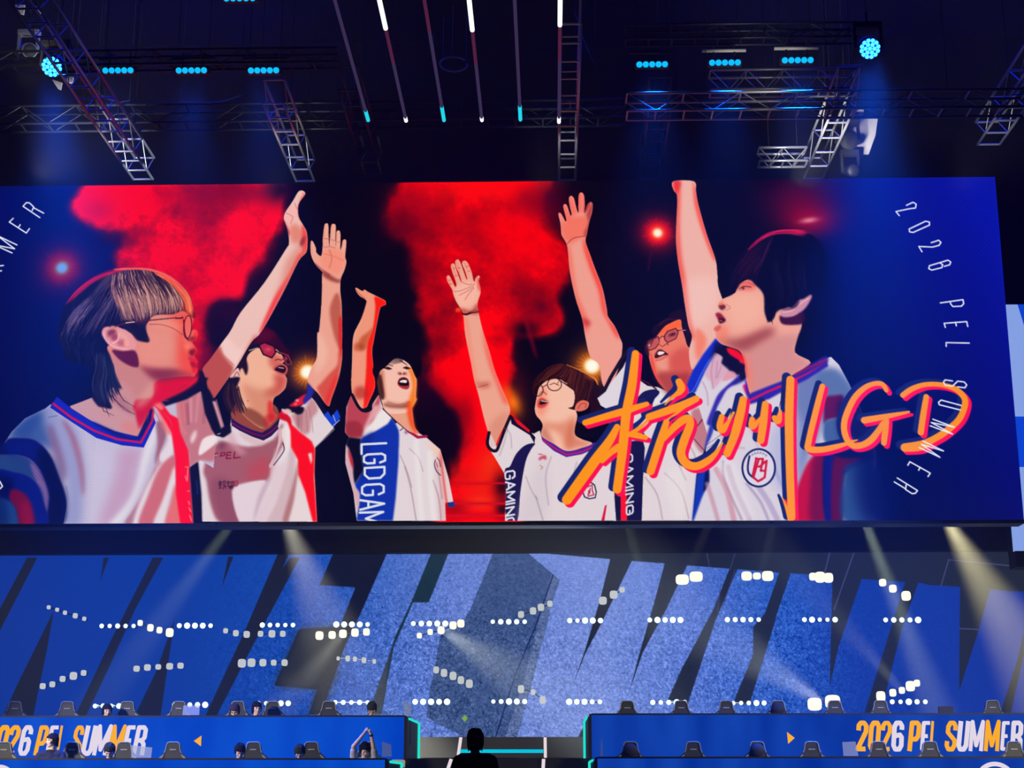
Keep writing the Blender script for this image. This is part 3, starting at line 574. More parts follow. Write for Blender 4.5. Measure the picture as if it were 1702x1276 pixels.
# chest marks
for p in ((375,560, 385,525, 420,522, 415,548, 385,552), (432,575, 440,520, 478,520), (436,548, 470,546), (434,578, 475,575), (512,515, 502,574), (502,574, 562,566)):
    stroke(F_(*p), 2, (126, 10, 42))
poly(F_(262,600, 290,545, 360,520, 340,560, 300,600, 280,660), (140, 40, 64), .6, .9); stroke(F_(300,560, 345,545), 1.2, (220, 180, 190))
for p in ((362,802, 386,800), (386,800, 384,830), (384,830, 363,832), (362,802, 363,832), (374,788, 373,858), (360,860, 390,852), (398,797, 428,793), (412,786, 412,796), (397,812, 429,809), (402,828, 426,826), (414,828, 402,866), (416,842, 426,842), (426,842, 424,862),
          (450,792, 447,830), (440,800, 464,797), (443,814, 464,812), (470,800, 502,794), (486,797, 478,826), (500,795, 496,824), (444,838, 504,832), (456,846, 494,843), (494,843, 492,856), (492,856, 457,858), (474,836, 474,866)): stroke(F_(*p), 1.25, (48, 8, 26), .9)
for p in ((508,792, 534,786, 544,808, 538,836, 512,842, 508,792), (516,802, 534,800), (516,816, 536,814), (518,830, 534,826)): stroke(F_(*p), 1.1, (160, 24, 44), .9)
# ---- first person: big profile at the left, blond-streaked dark hair, round wire glasses
arm = poly(C_(275,1276, 360,1120, 560,870, 740,590, 770,535, 760,430, 738,360, 726,322, 740,270, 800,180, 850,97, 890,90, 906,118, 862,180, 846,230, 852,310, 890,380, 922,450, 920,600, 850,685, 720,950, 540,1276,
              450,1372, 330,1572, 250,1685, 120,1865, 100,1860, 60,1680, 40,1600, 100,1520, 200,1380), (238, 192, 180), own='p1')
poly(C_(905,115, 860,190, 850,300, 925,450, 920,600, 850,690, 720,950, 560,1250, 520,1276, 640,1000, 760,800, 840,640, 880,600, 870,480), (246, 50, 48), 2, .9, clip=arm)
poly(C_(740,700, 840,560, 880,500, 900,470, 905,600, 860,660, 740,880, 640,1000, 700,860), (222, 120, 100), 5, .6, clip=arm)
poly(C_(770,380, 830,370, 890,440, 850,530, 790,520), (226, 120, 96), 4, .8, clip=arm); poly(C_(865,520, 905,470, 900,530, 870,560), (120, 36, 36), 2, .8, clip=arm)
poly(C_(735,270, 790,200, 830,230, 840,300, 800,380, 760,400, 730,330), (250, 176, 166), 4, .7, clip=arm)
stroke(C_(745,275, 800,310, 780,360), 1.4, (190, 90, 80), .6, clip=arm, smooth=True); stroke(C_(815,190, 835,240), 1.5, (220, 60, 60), .5, clip=arm); stroke(C_(855,100, 880,130), 2.4, (255, 190, 180), .7, clip=arm, soft=2)
poly(C_(730,330, 745,370, 775,440, 765,470, 745,400), (190, 30, 40), 1.2, .8, clip=arm)
poly(D_(30,470, 180,280, 220,360, 300,440, 250,580, 110,760), (186, 70, 60), 2, .95, clip=arm)
poly(D_(180,280, 240,200, 330,300, 400,330, 310,460), (246, 204, 196), 3, .8, clip=arm); poly(D_(400,330, 470,200, 500,200, 420,360, 330,470), (226, 90, 80), 3, .8, clip=arm)
stroke(D_(178,288, 215,360, 300,440), 1.4, (200, 110, 100), .7, clip=arm, smooth=True)

# jersey body
j1 = poly(B_(-60,620, 0,600, 40,500, 95,415, 200,310, 360,232, 400,200, 560,330, 1100,520, 1190,190, 1250,160, 1400,180, 1580,95, 1660,300, 1700,470, 1680,700, 1580,640, 1500,690, 1525,1160, -60,1160), (196, 186, 206), own='p1_jersey', smooth=False)
poly(B_(-100,560, 95,415, 200,310, 360,232, 400,250, 440,420, 420,560, 330,520, 60,470), (52, 84, 150), 6, .95, clip=j1)
poly(B_(330,240, 420,230, 620,420, 680,700, 660,900, 640,1140, 480,1140, 530,900, 480,640, 400,480), (150, 152, 194), 7, .9, clip=j1)
poly(B_(90,420, 200,310, 330,250, 260,420, 200,470), (34, 66, 142), 6, .7, clip=j1)
halftone(20, 680, 150, 870, -20, 0, (70, 86, 150), .3, 5, clip=j1)
poly(B_(370,400, 420,380, 520,680, 500,800, 430,620), (122, 92, 132), 4, .8, clip=j1)
poly(B_(490,325, 545,370, 620,520, 660,700, 668,860, 650,915, 620,700, 560,480), (158, 96, 122), 3, .9, clip=j1)
poly(B_(640,450, 700,480, 760,560, 900,560, 900,700, 800,1140, 680,1140, 700,800), (202, 192, 212), 9, .7, clip=j1)
poly(B_(940,560, 1130,560, 1080,700, 1060,900, 980,1000, 900,1140, 780,1140, 860,900, 920,700), (196, 150, 178), 9, .85, clip=j1)
poly(B_(1130,560, 1230,340, 1250,400, 1180,620, 1090,900, 950,1140, 860,1140, 1000,980, 1080,800), (226, 218, 222), 4, .95, clip=j1)
poly(B_(1230,340, 1300,350, 1310,450, 1240,640, 1180,820, 1060,1020, 985,1130, 1050,1130, 1130,980, 1230,780, 1220,640, 1240,500), (150, 92, 108), 2.5, .95, clip=j1)
poly(B_(990,1135, 1100,940, 1220,690, 1300,520, 1340,430, 1320,560, 1200,800, 1110,980, 1040,1135), (196, 130, 138), 1.5, .7, clip=j1)
poly(B_(1300,350, 1340,360, 1370,520, 1330,640, 1240,700, 1110,940, 1045,1140, 1100,1140, 1200,900, 1290,700, 1250,620, 1320,480), (228, 216, 220), 2, .95, clip=j1)
poly(B_(1255,700, 1370,600, 1380,700, 1320,860, 1215,1140, 1090,1140, 1160,930), (206, 100, 104), 2, .95, clip=j1)
poly(B_(1370,690, 1390,800, 1330,960, 1290,1140, 1205,1140, 1290,930), (230, 214, 216), 1.5, .95, clip=j1)
poly(B_(1385,830, 1420,1140, 1300,1140, 1340,980), (232, 100, 92), 2, .9, clip=j1)
poly(B_(1235,160, 1300,250, 1340,330, 1360,430, 1300,420, 1240,260), (236, 120, 110), 2, .8, clip=j1); stroke(B_(1205,240, 1260,360, 1245,640), 1.4, (190, 90, 100), .8, clip=j1, smooth=True)
stroke(B_(380,300, 450,286), 1, (60, 60, 100), .8)
# left sleeve bands
poly(B_(-80,600, 130,600, 250,645, 335,755, 388,930, 374,1160, -80,1160), (54, 62, 122), 1, 1, own='p1_jersey', smooth=True)
poly(B_(-80,612, 130,606, 240,650, 300,760, 280,790, 160,745, -80,735), (30, 62, 124), 3, .9); poly(B_(240,650, 335,755, 386,930, 372,1150, 345,900, 280,790), (128, 92, 150), 2, .95)
halftone(20, 758, 75, 800, 0, 30, (14, 40, 96), .6, 6)
poly(B_(40,500, 70,470, 160,465, 280,485, 390,590, 470,780, 525,960, 505,1135, 372,1135, 388,930, 335,755, 250,640, 130,598, -60,592, -60,560), (6, 14, 84), .8, own='p1_jersey')
poly(B_(60,480, 280,485, 340,560, 300,640, 200,600, 60,590), (6, 24, 128), 5, .7); poly(B_(290,540, 400,610, 480,800, 520,960, 490,1135, 380,1135, 400,900, 350,760), (3, 5, 54), 5, .85)
stroke(B_(520,840, 534,960, 505,1135), 1.8, (110, 120, 150), .8, smooth=True)
poly(B_(-60,740, 120,735, 230,770, 300,840, 345,970, 360,1160, -60,1160), (5, 22, 118), .8, own='p1_jersey'); poly(B_(-60,760, 90,780, 110,860, 60,950, -60,950), (2, 6, 66), 4, .8)
poly(B_(90,872, 170,885, 232,950, 262,1060, 264,1160, 134,1160, 126,1040, 80,960), (104, 4, 44), 2.4, 1); poly(B_(170,960, 240,1000, 264,1160, 180,1160), (150, 6, 50), 4, .6)
poly(B_(-60,950, 60,955, 115,1000, 134,1060, 136,1160, -60,1160), (22, 60, 124), 1.6, 1); poly(B_(-60,940, 40,950, 60,1160, -60,1160), (3, 30, 96), 5, .8)
# right: lit red side panel, pink sleeve, black hem
poly(B_(1390,180, 1450,160, 1580,95, 1640,280, 1700,460, 1690,640, 1570,640, 1500,690, 1480,560, 1420,420), (196, 116, 122), 1.5, 1, clip=j1)
for p, c in (((1400,190, 1420,340, 1460,430), (232, 120, 116)), ((1440,190, 1450,330), (224, 110, 110)), ((1500,160, 1500,330), (224, 150, 156)), ((1560,120, 1540,330), (214, 140, 150)), ((1610,200, 1600,340), (170, 90, 104)), ((1470,200, 1480,350), (160, 76, 88))):
    stroke(B_(*p), 4.5, c, .7, clip=j1, smooth=True, soft=4)
poly(B_(1500,460, 1540,400, 1545,450, 1510,510), (240, 214, 212), 1.5, .9, clip=j1); poly(B_(1565,560, 1600,470, 1690,440, 1700,500, 1620,570, 1570,600), (240, 222, 222), 1, 1, clip=None, own='p1_jersey')
poly(B_(1190,168, 1225,155, 1250,162, 1300,225, 1340,280, 1400,310, 1420,420, 1482,560, 1492,680, 1500,850, 1522,1160, 1422,1160, 1385,900, 1380,640, 1350,420, 1300,330, 1250,250), (253, 3, 10), .8, own='p1_jersey', smooth=False)
poly(B_(1190,168, 1225,155, 1290,230, 1240,240), (246, 120, 110), 1.4, .9); stroke(B_(1200,200, 1280,260, 1340,330, 1350,385), 2, (206, 60, 66), .8, smooth=True)
for p in ((1455,690, 1478,690, 1470,800, 1455,760), (1480,960, 1490,985), (1485,1010, 1500,1040), (1475,880, 1488,878), (1490,1070, 1505,1110)): stroke(B_(*p), 2, (250, 120, 130), .9)
poly(B_(1490,700, 1560,650, 1585,900, 1590,1160, 1525,1160, 1500,850), (14, 8, 28), .6, own='p1_jersey', smooth=False); stroke(B_(1545,800, 1552,900), 2.4, (20, 40, 130), .8)
# far shoulder and black hem
poly(B_(1255,165, 1330,170, 1480,90, 1560,-10, 1640,-10, 1590,90, 1470,160, 1300,215), (12, 6, 30), .8, own='p1_jersey', smooth=False)
poly(B_(1180,215, 1210,165, 1300,130, 1440,60, 1540,-20, 1550,20, 1440,100, 1300,165), (232, 20, 28), 1.6, 1, own='p1')
hem = poly(F_(215,0, 222,-60, 270,-75, 330,40, 300,60, 400,300, 480,310, 480,335, 410,382, 350,365, 300,310, 240,150), (10, 6, 26), .6, own='p1_jersey', smooth=False)
poly(D_(0,480, 40,500, 60,560, 110,745, 150,850, 215,985, 280,960, 275,1010, 210,1056, 140,1030, 60,860, 30,700), (10, 6, 26), .6, own='p1_jersey', smooth=False)
poly(D_(118,750, 150,750, 215,960, 195,985), (216, 150, 160), .6, own='p1_jersey', smooth=False); stroke(D_(150,735, 215,965), .9, (190, 120, 130))
stroke(D_(160,1030, 185,1020), 1, (220, 200, 210))
# neck and face
f1 = poly(A(560,700, 540,560, 740,640, 850,540, 900,480, 1060,470, 1150,440, 1236,470, 1228,560, 1216,610, 1250,600, 1272,630, 1262,690, 1225,710, 1252,750, 1266,785, 1245,830, 1268,870, 1262,900, 1270,945, 1252,985, 1232,1005, 1180,1000, 1060,1010, 930,1040, 905,1150, 870,1220, 860,1300, 760,1400, 560,1420, 250,1330, 190,1265, 380,1190, 520,1100, 540,900, 500,760), (226, 134, 112), own='p1')
nk = poly(B_(548,216, 720,150, 860,40, 960,10, 1150,100, 1200,170, 1180,240, 1085,452, 900,410, 720,330), (200, 150, 154), own='p1', smooth=False)
poly(A(560,780, 780,900, 900,1000, 920,1060, 900,1160, 860,1300, 600,1276, 540,1100, 540,940), (204, 128, 118), 4, 1, clip=f1)
poly(B_(760,60, 960,20, 1080,200, 1090,330, 900,380, 780,300), (206, 146, 142), 8, .8, clip=nk)
poly(A(920,1040, 1060,1010, 1240,1005, 1180,1050, 1000,1180, 880,1210, 900,1160), (226, 10, 24), 1.6, 1)
poly(A(905,1060, 1000,1030, 1240,1005, 1200,1060, 1000,1180, 890,1215, 890,1300, 735,1290, 742,1228, 850,1195, 900,1150), (222, 8, 24), 2, 1, own='p1')
poly(B_(1060,190, 1100,160, 1195,165, 1185,240, 1100,392, 1075,320), (206, 14, 28), 1.6, 1, own='p1')
poly(B_(960,340, 1060,340, 1100,380, 1085,450, 980,420), (226, 124, 110), 5, .7, clip=nk)
poly(B_(880,120, 960,140, 1060,260, 1040,280, 900,190), (150, 86, 92), 4, .5, clip=nk); stroke(B_(905,160, 970,235, 1060,275), 1.4, (90, 30, 46), .6, smooth=True)
poly(A(870,1060, 920,1060, 890,1160, 830,1240, 740,1270, 800,1140), (226, 160, 140), 5, .6)
poly(A(780,905, 900,930, 1060,930, 1200,960, 1240,1005, 1060,1012, 930,1035, 860,1000), (140, 44, 56), 4.5, .85)
poly(A(850,930, 1000,960, 1120,1000, 960,1030), (130, 36, 50), 5, .7)
poly(A(1030,480, 1150,440, 1236,470, 1228,560, 1190,690, 1266,785, 1270,945, 1232,1005, 1130,960, 1080,800, 1100,640), (246, 58, 34), 8, .75, clip=f1)
poly(A(760,720, 860,620, 1000,620, 1080,700, 1060,860, 900,900, 790,880, 750,800), (236, 146, 122), 9, .7, clip=f1)
poly(A(850,560, 960,520, 1100,520, 1140,620, 1000,600), (248, 152, 126), 6, .6, clip=f1)
poly(A(1130,640, 1210,690, 1265,785, 1230,830, 1180,790), (240, 110, 84), 3, .7, clip=f1); blob(*A(1180,745)[0], 6, 5, (255, 130, 100), .6, clip=f1)
poly(A(1200,780, 1250,765, 1262,785, 1235,828, 1205,815), (90, 6, 14), 1.6, .9); poly(A(1195,680, 1225,660, 1270,660, 1262,690, 1220,705), (110, 10, 14), 1.6, .8)
poly(A(1185,835, 1230,838, 1268,868, 1262,905, 1210,875), (206, 40, 52), 1, .9); poly(A(1210,875, 1262,895, 1266,930, 1225,925), (120, 4, 16), 1.4, .8); poly(A(1225,925, 1268,935, 1262,965, 1230,970), (226, 30, 30), 1.2, .8)
blob(*A(1255,640)[0], 4, 5, (255, 70, 50), .7)
poly(A(1228,470, 1300,600, 1290,900, 1260,1000, 1225,900, 1235,700), (250, 10, 12), 4, .5)
# ear
poly(A(455,640, 468,592, 508,572, 560,592, 650,600, 700,640, 748,710, 738,765, 690,786, 600,776, 530,745, 485,690), (232, 150, 146), .6, own='p1')
poly(A(500,640, 540,600, 600,610, 650,640, 690,690, 640,680, 600,650, 560,640), (236, 166, 150), 1, .8); poly(A(505,620, 560,598, 580,630, 520,660, 520,690), (110, 30, 44), 2, .85)
poly(A(540,640, 590,640, 595,680, 560,700, 535,680), (150, 52, 66), 1.6, .85); poly(A(590,700, 640,690, 655,735, 600,740), (190, 84, 92), 1.6, .8); stroke(A(548,715, 590,690, 600,640), 2.4, (250, 196, 188), .8, smooth=True, soft=1.6); stroke(A(470,620, 490,690, 560,745, 690,770), 2, (250, 190, 180), .7, smooth=True, soft=2)
poly(A(650,690, 690,700, 690,740, 650,735), (246, 160, 140), 1.4, .9)
poly(A(545,775, 640,785, 742,785, 772,908, 720,918, 640,880, 585,835), (86, 12, 34), 1.4, .95)
# hair
H1 = A(1242,505, 1230,420, 1195,310, 1120,215, 1000,135, 860,92, 700,80, 560,98, 430,140, 300,222, 190,320, 140,410, 108,520, 85,610, 95,700, 130,770, 152,850, 240,880, 330,900, 375,980, 360,1140, 420,1245, 470,1262, 545,1268, 500,1150, 560,1090, 620,1100, 565,960, 530,830, 478,720, 452,640, 470,585, 560,570, 650,580, 720,640, 765,695, 860,705, 842,640, 835,560, 900,480, 1060,470, 1150,440)
hm = poly(H1, (12, 8, 30), 1, own='p1_hair')
poly(A(100,560, 300,500, 420,640, 470,760, 540,900, 560,1000, 420,1000, 300,900, 150,850), (6, 6, 30), 6, .9, clip=hm)
poly(A(430,150, 560,100, 700,82, 860,95, 1000,140, 1120,220, 1200,320, 1235,440, 1150,440, 1060,470, 900,480, 840,540, 700,540, 620,440, 560,300), (96, 56, 60), 7, .75, clip=hm)
poly(A(1100,220, 1200,310, 1235,430, 1240,500, 1160,440, 1120,380), (240, 62, 14), 4, .9, clip=hm)
dk = [(20, 14, 36), (8, 6, 24), (34, 22, 44)]
hair([A(560,100, 420,220, 250,420, 110,620), A(640,90, 520,240, 400,420, 200,700), A(700,90, 600,260, 520,440, 420,640), A(760,100, 680,300, 640,460, 640,560)], 140, dk+[(70, 54, 84), (92, 74, 100)], 1.1, clip=hm, seed=21, jit=3., t0=(0, .6), t1=(.4, 1.))
hair([A(330,330, 240,420, 170,520, 120,660), A(380,360, 300,480, 260,560, 220,680)], 80, [(112, 92, 126), (78, 64, 100), (40, 30, 60), (130, 108, 136)], 1.1, clip=hm, seed=22, jit=3., alpha=.6, t0=(0, .6), t1=(.4, 1.))
hair([A(560,140, 540,260, 600,420, 640,540), A(640,110, 640,260, 700,420, 740,540), A(720,95, 760,240, 800,400, 820,500), A(820,95, 880,230, 930,380, 930,480), A(920,110, 1000,230, 1050,360, 1050,470), A(1010,145, 1100,260, 1150,380, 1150,440)],
     520, [(206, 146, 130), (178, 120, 108), (226, 168, 142), (232, 178, 150), (190, 128, 112), (150, 92, 88), (110, 62, 66), (40, 16, 30)], 1.0, clip=hm, seed=23, jit=2.2, alpha=.78, t0=(0, .7), t1=(.35, 1.))
hair([A(560,110, 560,220, 600,330, 640,430), A(700,95, 720,200, 780,300, 820,380), A(850,100, 930,200, 980,300, 1010,360), A(1000,150, 1080,240, 1130,330, 1150,400)], 80, [(34, 14, 30), (60, 24, 34), (20, 8, 24)], 1.2, clip=hm, seed=29, jit=2.4, alpha=.75, t0=(0, .3), t1=(.3, .8))
hair([A(1010,150, 1110,230, 1180,340, 1220,470), A(900,105, 1060,200, 1170,330, 1200,450)], 60, [(255, 120, 60), (246, 70, 20), (226, 110, 80), (255, 160, 110)], 1.1, clip=hm, seed=24, alpha=.8)
hair([A(420,150, 320,210, 220,300, 150,400), A(700,82, 560,96, 420,150, 300,230)], 34, [(206, 10, 50), (150, 6, 50), (190, 40, 70)], 1.1, seed=25, alpha=.7, jit=1)
hair([A(560,95, 800,84, 1000,140, 1130,230), A(640,84, 860,92, 1040,165, 1180,300)], 30, [(255, 120, 100), (250, 60, 50)], 1, seed=26, alpha=.6, jit=.8)
hair([A(120,560, 100,620, 120,700, 150,800), A(260,640, 240,720, 260,800, 280,860), A(420,700, 400,760, 420,840, 440,900)], 60, [(20, 22, 50), (34, 32, 66), (8, 8, 30)], 1.1, clip=hm, seed=41, jit=3, alpha=.6)
hair([A(600,545, 650,565, 690,610, 735,660), A(700,525, 760,565, 800,625, 850,700)], 50, [(10, 6, 20), (30, 16, 30)], 1.4, clip=hm, seed=27)
hair([A(420,800, 400,950, 380,1080, 410,1230), A(480,820, 500,960, 480,1080, 520,1240), A(540,900, 560,1000, 590,1070, 620,1100)], 90, [(20, 34, 60), (50, 60, 90), (8, 8, 26), (30, 20, 40)], 1.2, own='p1_hair', seed=28, alpha=.75)
for p in ((440,1180, 470,1290, 560,1330), (500,1120, 600,1230, 700,1300), (560,1080, 640,1200, 740,1260), (480,1240, 520,1340)): stroke(A(*p), [2, 1.6, .6] if len(p) == 6 else [2, .6], (46, 18, 34), .7)
# glasses
stroke(A(570,572, 660,545, 830,525, 1000,508, 1120,496), [2.6, 2.4, 2, 1.8, 1.8], (82, 24, 30), own='p1_glasses'); stroke(A(660,543, 730,535), 1.6, (232, 190, 180), own='p1_glasses')
stroke(A(1085,502, 1140,500), 3.4, (96, 14, 18), own='p1_glasses'); stroke(A(1095,494, 1125,490), 1.2, (240, 150, 130))
ring = [(1184+34*math.cos(a*math.pi/10)-6*math.sin(a*math.pi/10), 578+98*math.sin(a*math.pi/10)) for a in range(21)]
poly(A(*[v for p in ring for v in p]), (246, 120, 100), .8, .45); stroke(A(*[v for p in ring for v in p]), 1.9, (100, 10, 16), own='p1_glasses')
stroke(A(1150,520, 1160,640, 1190,690), 2.4, (100, 8, 14), own='p1_glasses', smooth=True)
stroke(A(860,556, 960,558, 1060,590, 1140,645), 1.5, (160, 60, 52), .7, smooth=True, soft=1.6)
# collar
poly(B_(405,205, 450,140, 550,222, 720,330, 900,410, 1085,455, 1150,340, 1188,236, 1226,345, 1132,540, 960,522, 760,465, 560,335, 395,225), (20, 34, 176), .5, own='p1_jersey', smooth=False)
poly(B_(720,330, 900,410, 1085,455, 1188,240, 1195,300, 1095,475, 900,440), (10, 8, 80), 1.5, .8); poly(B_(1150,340, 1188,236, 1200,300, 1100,450), (16, 10, 60), 1.2, .8)
stroke(B_(418,192, 560,300, 740,405, 920,472, 1108,497, 1195,330, 1203,262), 3.4, (206, 6, 54))

# ---- sixth person: big profile at the right, black hair, emblem on the chest
arm6 = poly(J_(1078,9, 1246,9, 1262,90, 1282,200, 1350,440, 1420,640, 1436,760, 1442,860, 1475,960, 1510,1050, 1520,1200, 1480,1300, 1430,1370, 1300,1480, 1230,1540, 1205,1400, 1230,1276, 1200,1180, 1170,1000, 1150,860, 1115,650, 1100,480, 1105,300, 1110,130, 1080,80), (240, 178, 164), own='p6')
poly(J_(1075,5, 1130,20, 1135,140, 1130,400, 1150,650, 1190,860, 1215,1100, 1250,1276, 1220,1276, 1165,1000, 1100,640, 1095,300), (246, 76, 60), 3, .85, clip=arm6)
poly(J_(1240,5, 1265,90, 1360,440, 1425,640, 1400,640, 1320,440, 1250,200), (250, 70, 56), 2.2, .8, clip=arm6); poly(J_(1080,10, 1140,10, 1130,60, 1100,110), (235, 40, 40), 2, .8, clip=arm6)
poly(J_(1180,820, 1440,820, 1440,1000, 1400,1100, 1240,1200), (246, 200, 190), 9, .6, clip=arm6); poly(K_(800,380, 900,500, 820,690, 790,600), (246, 110, 80), 3, .7, clip=arm6)
# jersey
j6 = poly(M_(805,560, 700,230, 760,110, 840,-80, 1100,60, 1120,290, 1380,180, 1650,0, 1740,-30, 1800,30, 1870,160, 1950,330, 2080,700, 2080,1210, 690,1210, 740,1000, 790,700), (218, 208, 218), own='p6_jersey', smooth=False)
poly(N_(90,140, 200,90, 370,60, 450,100, 560,240, 480,270, 330,290, 320,470, 200,740, 120,990, 100,600), (106, 122, 176), 7, .95, clip=j6)
poly(N_(250,90, 370,60, 450,100, 540,220, 470,260, 340,290, 300,200), (84, 112, 160), 5, .8, clip=j6); poly(M_(1280,560, 1480,400, 1500,700, 1420,1000, 1300,900), (176, 178, 214), 10, .8, clip=j6)
poly(N_(110,1010, 140,900, 220,740, 330,720, 330,1210, 110,1210), (196, 6, 44), 2.5, 1, clip=j6); poly(N_(240,740, 340,720, 340,1210, 215,1210, 215,960), (104, 4, 52), 4, .85, clip=j6)
poly(N_(325,280, 400,262, 470,270, 440,420, 420,436, 350,450, 320,480, 315,380), (96, 8, 62), 1.6, 1, clip=j6); poly(N_(320,470, 380,440, 440,440, 440,560, 480,600, 330,620), (66, 96, 150), 2, 1, clip=j6)
poly(N_(440,300, 620,300, 720,560, 740,760, 560,740, 450,580), (4, 8, 80), 6, .95, clip=j6)
poly(N_(330,660, 560,660, 700,760, 480,860, 460,1210, 330,1210), (5, 14, 84), 2, 1, clip=j6); poly(N_(328,720, 395,720, 385,1210, 330,1210), (14, 20, 120), 1.5, 1, clip=j6); poly(N_(388,760, 470,740, 620,740, 520,800, 470,860, 458,1210, 376,1210), (88, 4, 56), 1.6, 1, clip=j6)
poly(N_(470,850, 520,780, 640,760, 720,800, 760,1210, 458,1210), (30, 70, 130), 4, .9); poly(N_(560,740, 800,740, 860,1210, 620,1210), (2, 10, 84), 14, .9)
halftone(1400, 770, 1470, 870, 1380, 1400, (10, 40, 100), .4, 6); halftone(1325, 615, 1420, 700, 1300, 1330, (60, 84, 140), .3, 6, clip=j6)
# sleeve: blue cuff, black yoke, white folds
poly(K_(985,478, 1060,545, 1000,640, 930,720, 860,850, 790,1000, 720,1010, 706,930, 760,800, 860,640), (14, 44, 196), .6, own='p6_jersey', smooth=False); stroke(K_(985,600, 900,720, 840,830, 770,970, 720,1005), 1, (120, 150, 240), .8, smooth=True)
poly(K_(985,520, 1060,540, 1000,640, 930,680, 960,600), (8, 10, 60), 1.5, .8)
poly(K_(1000,560, 1100,570, 1200,660, 1275,740, 1270,790, 1190,840, 1120,800, 1035,720, 1050,660, 985,620), (10, 8, 44), .6, own='p6_jersey', smooth=False)
poly(K_(1095,570, 1200,600, 1275,690, 1275,740, 1210,690, 1120,630), (246, 8, 28), 1.2, 1, own='p6'); blob(*K_(1230,700)[0], 3, 3, (255, 60, 60), .7)
poly(K_(985,622, 1048,665, 1035,720, 1115,790, 1060,860, 960,970, 940,900, 880,830, 920,740), (218, 166, 186), 2, .9, clip=j6); poly(K_(1100,800, 1160,800, 1190,845, 1080,890, 1050,880), (226, 150, 170), 1.4, .9, clip=j6)
for p in ((960,680, 940,800, 960,960), (1000,700, 985,860), (1040,740, 1000,850), (860,900, 900,1000, 910,1120)): stroke(K_(*p), 2, (176, 124, 160), .6, clip=j6, smooth=True, soft=2.5)
poly(K_(1275,780, 1283,860, 1200,910, 1100,970, 1040,1070, 985,1180, 960,1300, 900,1300, 960,1130, 1010,1020, 1100,930, 1200,850), (58, 42, 170), .8, own='p6_jersey'); poly(K_(1200,840, 1280,800, 1275,880, 1150,930), (30, 30, 130), 2, .7)
poly(K_(1215,790, 1282,790, 1278,850, 1230,880), (12, 8, 40), 1, .9)
poly(M_(1072,190, 1100,180, 1118,260, 1095,250), (226, 20, 120), .8); poly(M_(1090,140, 1112,190, 1120,290, 1100,260), (70, 30, 150), .8, own='p6_jersey')
poly(M_(805,550, 850,380, 870,320, 850,520, 800,640, 775,690), (40, 50, 170), 1, .95); poly(M_(722,860, 812,815, 816,915, 760,1040, 700,1210, 686,1210, 700,1080), (14, 52, 176), .8, own='p6_jersey', smooth=False); poly(M_(790,830, 814,815, 816,915, 775,990), (8, 14, 70), 1.2, .9)
for p, w, c in (((800,930, 840,1060, 880,1200), 7, (196, 140, 156)), ((870,820, 950,980, 1000,1195), 9, (206, 130, 146)), ((960,800, 1010,960, 1120,1195), 8, (176, 140, 166)), ((920,760, 930,900, 1060,1195), 3, (140, 100, 130)), ((1180,940, 1260,1060, 1330,1195), 9, (168, 150, 190)), ((1100,930, 1200,1060, 1260,1195), 4, (150, 130, 170)), ((900,560, 960,640, 1080,660), 3, (190, 160, 180)), ((1120,500, 1180,640, 1200,660), 4, (196, 176, 200)), ((1270,700, 1330,860, 1400,1000), 6, (160, 160, 206))):
    stroke(M_(*p), w, c, .65, clip=j6, smooth=True, soft=4)
poly(M_(880,780, 1000,760, 1060,900, 1160,1190, 1080,1190, 960,960), (236, 228, 232), 5, .5, clip=j6)
# emblem on the chest
ring = [(1190+124*math.cos(a*math.pi/16), 808+142*math.sin(a*math.pi/16)) for a in range(33)]
rp = M_(*[v for p in ring for v in p]); poly(rp, (222, 212, 226), own='p6_jersey'); stroke(rp, 3.4, (24, 34, 96))
stroke(M_(1120,720, 1108,790, 1115,850, 1160,890), 3.4, (30, 40, 100), smooth=True)
for p in ((1168,740, 1222,740), (1190,745, 1150,880), (1172,735, 1145,860), (1150,880, 1185,910, 1215,895), (1222,740, 1205,830), (1190,800, 1210,790, 1240,760), (1250,755, 1235,880, 1195,905), (1205,830, 1230,830)): stroke(M_(*p), 3.6, (212, 20, 44))
for k in range(6):
    a0 = math.radians(-120+k*13); gx, gy = 1190+96*math.cos(a0), 808+114*math.sin(a0)
    stroke(M_(gx-6,gy+6, gx,gy-8, gx+7,gy+3), 1, (80, 80, 120), .9)
# face
f6 = poly(L_(330,540, 325,590, 270,625, 210,652, 176,690, 182,725, 205,745, 168,765, 152,790, 165,815, 186,852, 150,880, 136,908, 152,935, 160,985, 200,1030, 260,1052, 350,1085, 385,1140, 400,1200, 415,1330, 470,1500, 600,1470, 800,1300, 960,1190, 830,1105, 850,980, 885,880, 860,780, 760,700, 600,560, 480,470), (240, 164, 144), own='p6')
poly(L_(400,1080, 500,1040, 640,960, 720,960, 860,960, 830,1105, 950,1185, 830,1290, 480,1480, 410,1300), (212, 140, 134), 6, .9, clip=f6)
poly(L_(160,985, 260,1050, 360,1085, 500,1020, 650,930, 600,900, 480,940, 330,990), (150, 54, 56), 7, .8, clip=f6); poly(L_(330,1040, 480,960, 600,900, 660,920, 520,1020, 400,1090), (160, 70, 74), 6, .6, clip=f6)
poly(L_(200,660, 320,600, 440,600, 540,620, 560,760, 480,860, 330,900, 260,760), (248, 182, 158), 9, .7, clip=f6); poly(L_(140,900, 180,860, 260,900, 250,1000, 180,1010), (246, 120, 92), 5, .6, clip=f6)
poly(L_(330,540, 420,490, 500,520, 470,570, 380,570), (240, 84, 74), 4, .7, clip=f6); poly(L_(400,1150, 440,1150, 460,1400, 420,1400), (250, 120, 96), 4, .7, clip=f6); poly(L_(375,1110, 400,1150, 420,1300, 400,1300), (230, 50, 40), 1.6, .8, clip=f6)
